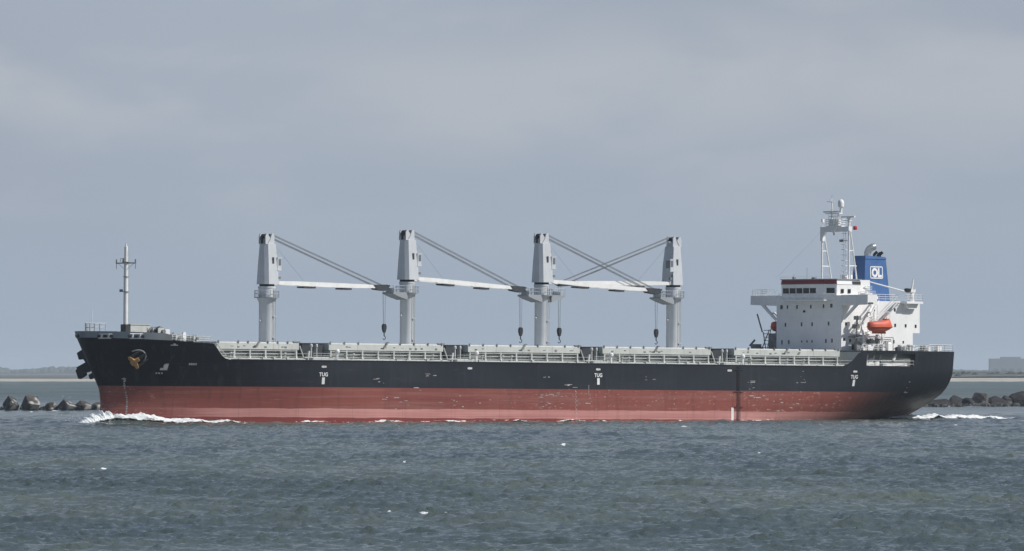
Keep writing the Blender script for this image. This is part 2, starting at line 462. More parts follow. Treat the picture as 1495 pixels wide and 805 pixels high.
# hull markings (all lie on the plating, 3 cm proud)
def plate_mark(m, s_, z, w_, h, side=1, t=.03, skew=0.0):
    c = []
    for a, b in ((-.5,-.5),(.5,-.5),(.5,.5),(-.5,.5)):
        S_ = s_+a*w_+b*skew; Z_ = z+b*h; c.append((S_, side*(hb(S_, Z_)+.015), Z_))
    m.hexa(c, [(a, b+side*t, e) for a, b, e in c])
def text_mb(txt, size, s_, z, bold=.02, m=None):
    cu = bpy.data.curves.new('lettering', 'FONT'); cu.body = txt; cu.size = size; cu.align_x = 'CENTER'
    cu.offset = bold; cu.resolution_u = 3
    o = bpy.data.objects.new('lettering', cu); sc.collection.objects.link(o)
    bpy.context.view_layer.update()
    me = o.to_mesh(); vs = [v.co.copy() for v in me.vertices]; fs = [tuple(p.vertices) for p in me.polygons]
    o.to_mesh_clear(); bpy.data.objects.remove(o); bpy.data.curves.remove(cu)
    return vs, fs
def hull_text(txt, size, s_, z, bold=.02):
    vs, fs = text_mb(txt, size, s_, z, bold)
    m = MB(); m.add([(s_+v.x, hb(s_+v.x, z+v.y)+.035, z+v.y) for v in vs], fs)
    return m.build('hull_lettering', M['mark'], hull, recalc=False)
for s_, z in ((34.5, 6.55), (88.55, 6.85), (142.3, 7.0)):
    hull_text('TUG', .78, s_, z, .022)
    m = MB(); plate_mark(m, s_, z-.68, .50, 1.0, skew=0)
    m.build('tug_push_mark', M['mark'], hull)
def on(x, y):
    "ship coordinates of the point of the port shell measured on a survey print"
    p = 5.0; t = (x-747.5)/11436.0
    for i in range(80):
        s_ = (t*(Z0-p*CT)-X0-p*STH)/(CT-t*STH)
        z = 7.6-(y-543)*(Z0+s_*STH-p*CT)/11436.0+TRIM*(s_-83)
        p = p*.6+.4*hb(s_, z)
    return s_, z
HM = [(34.5, 7.95), (62.8, 7.95), (88.5, 8.0), (115.6, 8.05), (142.4, 8.1)]
for s_, z in HM:
    m = MB()
    for k, hgt in ((-.34, .26), (-.12, .34), (.12, .30), (.34, .26)): plate_mark(m, s_+k, z, .17, hgt)
    m.build_each('hold_mark', M['mark'], hull)
m = MB()
for k in (-.5, -.2, .1, .4): plate_mark(m, 13.3+k, 8.15, .2, .30)
m.build_each('bow_mark', M['worn'], hull)
m = MB()
for k in (-.35, 0, .35): plate_mark(m, 9.0+k, 6.8, .2, .22)
m.build_each('bow_mark', M['worn'], hull)
m = MB()   # bulbous bow symbol
plate_mark(m, 9.72, 7.72, .42, .95); plate_mark(m, 9.25, 7.40, .55, .34); plate_mark(m, 9.42, 7.85, .18, .5)
m.build('bulb_symbol', M['symbol'], hull)
m = MB(); plate_mark(m, 10.0, 10.9, 1.0, .09); plate_mark(m, 10.0, 11.05, .3, .12)
m.build_each('bow_mark', M['mark'], hull)
m = MB(); plate_mark(m, 116.25, 1.35, .52, 1.95); m.build('boarding_mark', M['mark'], hull)
# draught figures down the stem
m = MB()
for k in range(22):
    z = .6+k*.26; s_ = 5.75+.35*math.sin((z-.5)*.75)-.45*(z/6.0)
    plate_mark(m, s_, z, .12+.06*(k % 3), .13)
plate_mark(m, 5.0, 5.95, .5, .10); plate_mark(m, 5.2, 5.65, .14, .4)
tag(m.build('draught_marks', M['worn'], hull), kind='stuff')
# draught scale amidships and scrapes
m = MB()
for k in range(26): plate_mark(m, 84.0+.10*math.sin(k*1.7), .5+k*.17, .10+.12*(k % 4 == 0), .09)
for k in range(7): plate_mark(m, 86.6, 4.2+k*.22, .09, .15)
tag(m.build('draught_marks', M['worn'], hull), kind='stuff')
rng = random.Random(5)
m = MB()
for (s_, z, w_, h, k) in ((79, 3.9, 4.5, .5, 14), (80, 2.6, 6, .7, 9), (50, 3.3, 8, 1.6, 10), (62, 3.2, 10, 1.4, 10), (83, 5.3, 2, .8, 5), (120, 5.8, 1.6, 1.6, 6), (99, 6.6, 2.2, .4, 3),
                          (45, 6.0, 1.6, .7, 4), (55, 6.8, 1.4, .5, 4), (127, 3.3, 6, 1.8, 9), (78, 6.7, 2, .2, 4), (132, 6.6, 4, 1.4, 6), (156, 5.2, .6, 1.6, 5), (121, 4.1, 2.4, .5, 5)):
    for i in range(k):
        plate_mark(m, s_+rng.gauss(0, w_/2.6), z+rng.gauss(0, h/2.6), rng.choice((.10, .2, .35, .6, 1.0)), rng.uniform(.05, .12), t=.012, skew=rng.uniform(-.3, .3))
tag(m.build('paint_scrape', M['worn'], hull), kind='stuff')
# pilot ladder hung on the side
m = MB()
for k in (-.33, .33):
    m.tube([(117.5+k, hb(117.5, z)+.10, z) for z in np.linspace(.2, 8.9, 9)], .022, 5)
for i in range(25):
    z = .4+i*.34; p_ = hb(117.5, z)+.12
    ww = .30 if i not in (6, 13, 23) else 1.0
    m.box((117.5-ww, p_-.04, z-.028), (117.5+ww, p_+.08, z+.028))
m.build('pilot_ladder', M['rope'], ship)

# anchors
def anchor(side, mt, lab):
    p, ds, dz, nn = hull_frame(5.5, 8.9, side)
    r = MB()
    pts = []
    for i in range(15):
        t = R(-25+i*150/14) if side > 0 else R(-60+i*300/14); pts.append(p + (ds*math.cos(t)*1.45 + dz*math.sin(t)*1.35) + dz*.1 + nn*.10)
    r.tube(pts, .10, 6)
    r.build('anchor_bolster', M['bulwark'], hull)
    def Q(x, y, z): return p + ds*x + dz*y + nn*(z+.20)
    def blk(a, pts2, z0, z1):
        a.hexa([Q(x, y, z0) for x, y in pts2], [Q(x, y, z1) for x, y in pts2])
    def rot(pts2, t=R(-44)):
        return [(x*math.cos(t)-y*math.sin(t)-.15, x*math.sin(t)+y*math.cos(t)-.50) for x, y in pts2]
    a = MB()
    blk(a, rot([(-1.30,-.16),(1.30,-.16),(1.30,.20),(.95,.30),(.38,.42),(.26,.95),(-.26,.95),(-.38,.42),(-.95,.30),(-1.30,.20)]), -.05, .50)
    blk(a, rot([(-.42,-.34),(.42,-.34),(.42,-.1),(-.42,-.1)]), 0, .42)
    an_ = a.build('anchor', mt, hull, bevel=.05); tag(an_, lab)
    a = MB()
    blk(a, rot([(.92,.15),(1.30,.15),(1.22,1.1),(1.02,1.75),(.88,1.0)]), .02, .30)
    blk(a, rot([(-1.30,.15),(-.92,.15),(-.88,1.0),(-1.02,1.75),(-1.22,1.1)]), .02, .30)
    blk(a, rot([(-.2,.8),(.2,.8),(.16,2.0),(-.16,2.0)]), .05, .35)
    a.build_each('anchor_fluke', M['flukes'] if side > 0 else mt, hull)
    if side < 0:
        b_ = MB()
        b_.hexa([Q(x, y, -.6) for x, y in ((-1.0,.2),(.9,.2),(.9,1.9),(-.9,1.9))], [Q(x, y, 1.25) for x, y in ((-.8,.5),(.7,.5),(.7,1.6),(-.7,1.6))])
        b_.hexa([Q(x, y, -.6) for x, y in ((-1.2,-2.0),(1.0,-2.0),(1.2,-.3),(-1.2,-.3))], [Q(x, y, 1.9) for x, y in ((-.9,-1.6),(.8,-1.6),(.9,-.5),(-1.0,-.5))])
        b_.hexa([Q(x, y, 1.2) for x, y in ((-1.0,-2.1),(.9,-2.1),(.9,-.5),(-1.0,-.5))], [Q(x, y, 2.2) for x, y in ((-.9,-2.3),(.8,-2.3),(.9,-.9),(-1.0,-.9))])
        b_.hexa([Q(x, y, -.3) for x, y in ((-.3,-2.9),(1.2,-2.9),(1.2,-2.2),(-.3,-2.2))], [Q(x, y, .75) for x, y in ((-.2,-3.0),(1.0,-3.0),(1.0,-2.3),(-.2,-2.3))])
        b_.build('anchor_pocket', M['black'], hull)
anchor(1, M['yellow'], 'rusty yellow anchor')
anchor(-1, M['anchorshade'], 'far-side anchor, coloured dark as if in shade')

# ------------------------------------------------------------------ forecastle fittings
fc = 11.28
m = MB(); pts = []
for t in np.linspace(-1, 1, 9):
    s_ = .55+2.0*abs(t)**1.4; pts.append((s_, 2.1*t, 12.85))
m.rail(pts, 1.15, .75, .075, 2)
m.build('bow_railing', M['white'], ship)
m = MB(); m.box((1.2, -1.4, fc), (3.2, 1.4, 12.85)); m.build('bow_platform', M['bulwark'], ship)
MB().bar((1.6, 0, 12.85), (1.6, 0, 15.9), .07, 8).build('jackstaff', M['white'], ship)
fm = MB(); fm.lathe((7.9, 0, 0), [(.34, 13.95), (.33, 20), (.27, 23.5), (.24, 25.4), (.12, 25.45), (.12, 25.8)], 16)
fmo = fm.build('foremast', M['white'], ship, smooth=True)
y = MB(); y.bar((7.9, -2.35, 22.95), (7.9, 2.35, 22.95), .09, 6)
for k in (-2.25, 2.25):
    y.bar((7.9, k, 22.95), (7.9, k, 23.5), .11, 6); y.bar((7.9, k, 22.9), (7.9, k, 22.1), .05, 5)
y.bar((7.9, -1.9, 22.9), (7.9, -.2, 22.0), .03, 4); y.bar((7.9, 1.9, 22.9), (7.9, .2, 22.0), .03, 4)
y.build('yard', M['machine'], fmo)
m = MB()
for z, r in ((23.05, .62), (20.9, .45), (18.7, .5)): m.lathe((7.9, 0, 0), [(r, z), (r, z+.09)], 10)
m.rail([(7.3, -.55, 23.1), (7.3, .55, 23.1)], .5, .5, .03, 1)
m.box((7.3, -.75, 18.7), (7.6, -.3, 19.1)); m.box((7.4, -.2, 23.15), (7.7, .1, 23.6))
m.build_each('mast_platform', M['machine'], fmo)
m = MB()
for k in (.42, .66): m.bar((8.15, k-.2, 14), (8.15, k-.2, 25), .025, 4)
for i in range(36): m.bar((8.15, .22, 14.1+i*.3), (8.15, .46, 14.1+i*.3), .02, 4)
m.build('mast_ladder', M['white'], fmo)
m = MB(); m.box((8.35, -.62, fc), (12.0, .62, 13.95)); m.box((8.25, -.72, 13.9), (12.1, .72, 14.02))
m.build('deck_store', M['cover'], ship)
MB().box((7.45, -.6, fc), (8.33, .6, 13.95)).build('mast_pedestal', M['darkgrey'], ship)

def winch(s_, p_, z, sc_=1.0, lab='mooring_winch'):
    r = MB()
    r.box((s_-.9*sc_, p_-1.0*sc_, z), (s_+.9*sc_, p_+1.0*sc_, z+.18))
    for k in (-1.0, .05, 1.0): r.box((s_-.62*sc_, p_+k*sc_-.09, z+.15), (s_+.30*sc_, p_+k*sc_+.09, z+1.25*sc_))
    r.box((s_+.35*sc_, p_-.9*sc_, z+.18), (s_+.95*sc_, p_-.2*sc_, z+.95*sc_))
    o = r.build(lab, M['cover'], ship)
    g = MB()
    for k in (-.85, -.1, .15, .85): g.lathe((s_, p_+k*sc_, z+.85*sc_), [(.55*sc_, 0), (.55*sc_, .05)], 18, 'p')
    g.lathe((s_, p_-.85*sc_, z+.85*sc_), [(.34*sc_, 0), (.34*sc_, 1.75*sc_)], 14, 'p')
    g.build_each('winch_drum', M['machine'], o)
    h = MB(); h.lathe((s_, p_+1.05*sc_, z+.85*sc_), [(.22*sc_, 0), (.16*sc_, .2), (.24*sc_, .4*sc_)], 12, 'p')
    h.build('warping_head', M['machine'], o)
winch(8.9, 6.1, fc+.55, 1.25, 'anchor_windlass')
winch(10.6, 4.6, fc+.45, 1.15, 'anchor_windlass')
winch(11.0, 7.7, fc, .9)
winch(13.3, 9.0, fc-.05, .85)
winch(9.4, -5.4, fc, 1.25, 'anchor_windlass')
m = MB(); m.box((7.9, 4.8, fc), (10.0, 7.3, fc+.55)); m.box((9.6, 3.3, fc), (11.6, 5.8, fc+.45)); m.build_each('windlass_seat', M['cover'], ship)
m = MB(); m.lathe((8.85, 6.7, fc+1.75), [(.62, 0), (.62, .12), (.45, .14), (.45, .3)], 20, 'p'); m.build('gypsy_wheel', M['black'], ship)
m = MB(); m.box((9.5, 6.5, fc+1.1), (10.4, 7.3, fc+1.95)); m.build('motor_housing', M['white'], ship)
m = MB(); m.prism([(11.35, fc), (11.95, fc), (12.0, fc+1.25), (11.85, fc+1.55), (11.5, fc+1.55), (11.35, fc+1.2)], 'p', 8.9, 9.15)
m.build('cowl_vent', M['white'], ship, smooth=True)
for (s_, p_) in ((6.2, 4.9), (4.6, 4.0), (13.6, 9.3)):
    m = MB()
    for k in (-.35, .35):
        m.lathe((s_+k, p_, 0), [(.16, fc), (.16, fc+.72), (.21, fc+.74), (.21, fc+.86)], 12)
    m.box((s_-.7, p_-.2, fc), (s_+.7, p_+.2, fc+.08))
    m.build('bollard', M['machine'], ship, smooth=True)
m = MB(); m.rail([(9.6, hb(9.6, 11.6)-.25, 11.5), (12, hb(12, 11.4)-.25, 11.35), (15.4, hb(15.4, 11.2)-.3, 11.2)], .95, 1.1, .035, 3)
m.rail([(15.4, 10.6, 11.2), (15.4, -10.6, 11.2)], .95, 1.4, .03, 3)
m.build_each('forecastle_railing', M['white'], ship)
for (s_, p_, h) in ((11.9, 7.4, 1.0), (12.2, 5.0, .8), (14.6, 8.0, .7), (10.8, 6.0, 1.35), (7.1, 6.2, .75)):
    m = MB(); m.bar((s_, p_, fc), (s_, p_, fc+h), .13, 8); m.lathe((s_, p_, 0), [(.26, fc+h), (.28, fc+h+.18), (.1, fc+h+.26)], 10)
    m.build('mushroom_vent', M['machine'], ship)
m = MB()
for a, b in (((10.6,7.6,fc),(11.2,7.2,fc+1.5)), ((11.6,6.8,fc),(10.9,7.2,fc+1.5)), ((13.6,8.8,fc),(13.9,8.4,fc+1.2)), ((14.4,8.4,fc),(13.9,8.4,fc+1.2))): m.bar(a, b, .06, 5)
m.build_each('chain_stopper', M['machine'], ship)
m = MB(); m.box((15.9, 7.2, DK), (17.3, 9.0, 10.4)); m.bar((18.7, 9.9, DK+.1), (16.7, 9.5, 11.3), .08, 5); m.bar((19.3, 10.0, DK+.1), (17.3, 9.6, 11.3), .08, 5)
for i in range(7): m.bar((18.6-i*.28, 9.9-i*.05, 9.1+i*.34), (19.2-i*.28, 10.0-i*.05, 9.1+i*.34), .045, 4)
m.build_each('access_ladder', M['cover'], ship)

# ------------------------------------------------------------------ hatches
HT = [(17.6, 33.2), (38.9, 61.2), (66.1, 88.6), (93.2, 115.6), (120.5, 143.0)]
PW = 9.3
for hi_, (a, b) in enumerate(HT):
    c = MB()
    w1 = PW-.75
    for (x0, x1, y0, y1) in ((a+.3, b-.3, w1-.15, w1), (a+.3, b-.3, -w1, -w1+.15), (a+.3, a+.45, -w1+.15, w1-.15), (b-.45, b-.3, -w1+.15, w1-.15)):
        c.box((x0, y0, DK), (x1, y1, 10.42))
    n = max(4, round((b-a-.8)/3.15))
    for side in (1, -1):
        for i in range(n+1):
            x = a+.45+(b-a-.9)*i/n
            poly = [(w1, 10.40), (PW-.02, 10.40), (PW-.02, 9.45), (PW+.10, 9.2), (PW+.65, DK), (w1, DK)]
            if side < 0: poly = [(-q, z) for q, z in poly]
            c.prism(poly, 's', x-.13, x+.13)
        for z, wd, th in ((10.28, PW-.03, .05), (9.80, PW-.30, .045), (9.38, PW-.30, .04)):
            y0, y1 = (w1, wd) if side > 0 else (-wd, -w1)
            c.box((a+.35, y0, z-th), (b-.35, y1, z+th))
    for z in (10.2, 9.6):
        c.box((a+.08, -w1, z-.05), (a+.3, w1, z+.05))
    for i in range(9):
        yy = -w1+.4+(2*w1-.8)*i/8; c.prism([(a+.3, DK), (a-.25, DK), (a+.05, 10.38), (a+.3, 10.38)], 'p', yy-.04, yy+.04)
    co_ = c.build('hatch_coaming', M['coam'], ship)
    cv_ = MB()
    # cover: two folding panels pairs, with a bevelled top edge
    k = 4; L = (b-a)/k
    for j in range(k):
        x0, x1 = a+L*j+.02, a+L*(j+1)-.02
        e0 = .45 if (j == 0 and hi_ > 0) else 0.0
        poly = [(-PW, 10.45), (PW, 10.45), (PW, 11.36), (PW-.15, 11.52), (-PW+.15, 11.52), (-PW, 11.36)]
        cv_ = MB(); cv_.prism(poly, 's', x0, x1); cv_.build('hatch_cover', M['cover'], co_)
    f = MB()
    rg = random.Random(40+hi_)
    for j in range(k*2+1):
        x = a+.3+(b-a-.6)*j/(k*2)
        if rg.random() < .75:
            f.box((x-.10, PW-.05, 11.35), (x+.10, PW+.10, 11.72)); 
    for j in range(9):
        x = rg.uniform(a+1, b-1); f.box((x-.2, PW-.02, 10.75+rg.uniform(-.1, .35)), (x+.2, PW+.05, 10.84+rg.uniform(.36, .38)-.3))
    xm = a+(b-a)*.48
    f.prism([(xm-.6, 10.9), (xm-.3, 10.9), (xm+.5, 11.75), (xm+.9, 11.75), (xm+.9, 11.62), (xm+.55, 11.55), (xm+.1, 10.85)], 'p', PW+.01, PW+.18)
    f.box((b-1.0, PW-.35, 11.50), (b+.25, PW+.02, 11.68))
    f.build_each('cover_fitting', M['machine'], co_)
    # pipes, boxes and clutter along the walkway
    g = MB()
    for z, p_, r_ in ((9.12, PW+1.1, .07), (9.00, PW+1.5, .08)):
        g.bar((a, p_, z), (b, p_, z), r_, 6)
    for j in range(int((b-a)/2.2)):
        x = a+.8+j*2.2+rg.uniform(-.4, .4)
        g.box((x-.3*rg.random()-.1, PW+1.0, DK), (x+.2, PW+1.7, DK+.10+.40*rg.random()**2))
    for j in range(3):
        x = rg.uniform(a+1, b-1)
        g.bar((x, PW+1.4, DK), (x, PW+1.4, DK+1.1), .10, 6); g.lathe((x, PW+1.4, 0), [(.2, DK+.9), (.22, DK+1.15)], 8)
    g.build_each('deck_piping', M['cover'], co_)
    # fish plate and low rail at the ship's side
    g = MB()
    g.rail([(a+1.0, hb(a+1, DK)-.3, DK), (b-1, hb(b-1, DK)-.3, DK)], .95, 2.6, .018, 2)
    g.build_each('side_railing', M['white'], ship)

# cross decks between hatches
for gi in range(5):
    a = HT[gi][1]; b = HT[gi+1][0] if gi < 4 else 144.4
    if gi < 4:
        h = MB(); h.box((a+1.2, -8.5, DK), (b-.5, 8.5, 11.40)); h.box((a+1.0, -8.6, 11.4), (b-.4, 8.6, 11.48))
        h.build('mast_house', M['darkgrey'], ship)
        mm = MB()
        x = a+2.0
        for vx, vp, vr in ((x, 9.7, .13), (x+1.6, 9.0, .11)):
            mm = MB(); mm.bar((vx, vp, DK), (vx, vp, 11.05), vr, 8); mm.lathe((vx, vp, 0), [(vr*1.7, 10.9), (vr*1.8, 11.2), (vr, 11.35)], 12)
            mm.build('mushroom_vent', M['cover'], ship)
        mm = MB()
        mm.prism([(x-.3, DK), (x, DK), (x+.25, 10.3), (x-.05, 10.3)], 'p', 8.9, 9.2)
        mm.box((x-.9, 10.6, DK), (b-.4, 11.2, DK+.42)); mm.bar((a, PW+1.3, 9.3), (b, PW+1.3, 9.3), .10, 6)
        mm.bar((a+.2, 9.2, 11.0), (a+1.0, 9.2, 9.2), .12, 6)
        mm.build_each('deck_piping', M['cover'], ship)
        mm = MB()
        mm.rail([(a-.2, 12.9, DK), (b+.2, 12.9, DK)], 1.05, 1.4, .03, 3)
        mm.build_each('side_railing', M['cover'], ship)
        mm = MB()
        mm.bar((b-.1, 11.4, DK), (b-.1, 11.4, 10.1), .16, 8); mm.lathe((b-.1, 11.4, 0), [(.20, 9.9), (.36, 10.1), (.36, 10.4), (.18, 10.6)], 12)
        mm.bar((b-.7, 12.0, DK), (b-.7, 12.0, 9.8), .12, 6)
        mm.build_each('air_pipe', M['white'], ship)
    else:
        mm = MB(); mm.rail([(a+.1, 12.9, DK), (144.2, 12.9, DK)], 1.05, 1.4, .03, 3)
        mm.box((a+.2, 12.0, DK), (144.2, 12.6, DK+.25))
        mm.build_each('side_railing', M['white'], ship)

# ------------------------------------------------------------------ cranes
def ring(m, c, r, z0, z1, n=28): m.lathe((c, 0, 0), [(r, z0), (r, z1)], n)
def pieces(g, name, m):
    out = []
    for ids in g.groups(.05):
        q = MB()
        for i in ids: q.add(*g.pc[i])
        out.append(q.build(name, m, None, ship=False))
    return out
def make_upper():
    """upper works in the crane's own frame: +x along the jib, z=0 at the slewing ring"""
    h = MB()
    bot = [(-1.22, -.92), (-1.22, .92), (-.74, 1.42), (1.12, 1.42), (1.12, -1.42), (-.74, -1.42)]
    top = [(-1.02, -.50), (-1.02, .50), (-.60, 1.00), (.80, 1.05), (.80, -1.05), (-.60, -1.00)]
    mid = [(a*.55+c*.45 + (0.10 if a > .5 else 0), b*.6+d_*.4) for (a, b), (c, d_) in zip(bot, top)]
    h.hexa([(a, b, .30) for a, b in bot], [(a, b, 3.2) for a, b in mid])
    h.hexa([(a, b, 3.2) for a, b in mid], [(a, b, 6.3) for a, b in top])
    prof = [(-.95, 6.28), (-.95, 7.45), (-.78, 7.82), (-.5, 7.82), (-.32, 7.5), (-.05, 7.15), (.12, 7.5), (.28, 7.85), (.55, 7.85), (.70, 7.6), (.75, 6.28)]
    for l0, l1 in ((.60, .82), (-.82, -.60)): h.prism(prof, 'p', l0, l1)
    h.box((-.93, -.6, 6.28), (-.80, .6, 6.9))
    h.box((-.25, -.6, 6.28), (.72, .6, 6.95))
    # shoulder carrying the cab, hinge lugs
    h.prism([(.6, 4.9), (1.15, 4.1), (1.35, 2.4), (1.0, 1.9), (.7, 1.9)], 'p', .45, 1.15)
    for l in (-.95, .95): h.prism([(.8, .3), (1.45, .35), (1.55, .75), (1.3, 1.05), (.9, 1.05)], 'p', l-.13, l+.13)
    house = h.build('crane_house', M['crane'], None, ship=False, bevel=0)
    parts = [(house, None)]
    rg_ = MB(); rg_.lathe((0, 0, 0), [(1.12, .0), (1.12, .31)], 28); parts.append((rg_.build('slewing_ring', M['black'], None, ship=False), None))
    c = MB(); c.box((.92, .15, 2.45), (1.68, 1.34, 4.25)); c.box((.9, .1, 4.2), (1.80, 1.38, 4.32)); c.box((.9, .1, 2.35), (1.75, 1.38, 2.47))
    cab = c.build('operator_cab', M['crane'], None, ship=False); parts.append((cab, None))
    g = MB(); g.box((1.14, 1.34, 3.1), (1.60, 1.365, 4.05)); g.box((1.68, .25, 2.9), (1.705, 1.2, 4.1))
    g.box((1.14, .125, 3.1), (1.60, .148, 4.05))
    parts += [(o_, None) for o_ in pieces(g, 'cab_window', M['cabglass'])]
    g = MB()
    for l in (1.20, -1.27): g.box((.02, l, 3.35), (.36, l+.07, 4.30))
    parts += [(o_, None) for o_ in pieces(g, 'house_door', M['darkgrey'])]
    g = MB()
    for a_ in (-.64, .42): g.lathe((a_, -.3, 7.42), [(.36, 0), (.36, .6)], 18, 'p')
    g.box((-1.02, -.22, 6.35), (-.90, .22, 7.6)); g.bar((.1, .0, 6.9), (.45, .0, 7.4), .10, 5)
    parts += [(o_, None) for o_ in pieces(g, 'head_sheave', M['black'])]
    g = MB(); g.tube([(.15, .80, 7.6), (-.1, .82, 7.0), (-.5, .82, 6.4)], .05, 5); g.rail([(-1.0, -.7, 6.3), (-1.0, .6, 6.3)], .6, .6, .03, 2)
    g.bar((.72, .95, 5.0), (1.1, .95, 5.15), .05, 5); g.bar((1.1, .95, 5.15), (1.1, .95, 4.3), .05, 5)
    g.bar((1.05, 1.1, 1.2), (1.25, 1.1, 1.9), .10, 5); g.box((1.25, .9, 1.1), (1.65, 1.3, 1.45))
    parts += [(o_, None) for o_ in pieces(g, 'house_fitting', M['machine'])]
    return parts
UP = make_upper()
JL = 22.3
def make_jib():
    j = MB()
    for sg in (1, -1):
        st = [(1.3, .85, .0, .50), (5, .78, .02, .62), (12, .62, .0, .66), (18, .50, .02, .58), (JL, .42, .05, .42)]
        for (a, l, c, h), (a2, l2, c2, h2) in zip(st[:-1], st[1:]):
            q = lambda a, l, z: (a, sg*l, z)
            j.hexa([q(a, l-.14, c-h/2), q(a, l+.14, c-h/2), q(a, l+.14, c+h/2), q(a, l-.14, c+h/2)],
                   [q(a2, l2-.14, c2-h2/2), q(a2, l2+.14, c2-h2/2), q(a2, l2+.14, c2+h2/2), q(a2, l2-.14, c2+h2/2)])
    for a in (3, 6.5, 10, 13.5, 17, 20.5):
        l = it(a, [1.3, 5, 12, 18, JL], [.85, .78, .62, .5, .42]); j.box((a-.12, -l, -.15), (a+.12, l, .15))
    o = j.build('jib', M['white'], None, ship=False)
    t = MB(); t.prism([(JL-2.2, .30), (JL+.1, .38), (JL+.9, .1), (JL+1.1, -.25), (JL+.3, -.55), (JL-1.4, -.42)], 'p', -.62, .62)
    for l in (-.35, 0.25): t.lathe((JL+.75, l, .0), [(.42, 0), (.42, .12)], 16, 'p')
    t.box((JL+.8, -.4, .1), (JL+1.35, .4, .35))
    tip = t.build('jib_head', M['darkgrey'], None, ship=False)
    l_ = MB()
    for a, w_ in ((7.7, 1.15), (14.9, .95)): l_.box((a-w_, -.72, -.62), (a+w_, .72, -.36)); l_.box((a-w_*1.25, -.6, -.60), (a-w_, .6, -.42)); 
    return [(o, None), (tip, None)] + [(q, None) for q in pieces(l_, 'jib_floodlight', M['darkgrey'])]
JIB = make_jib()
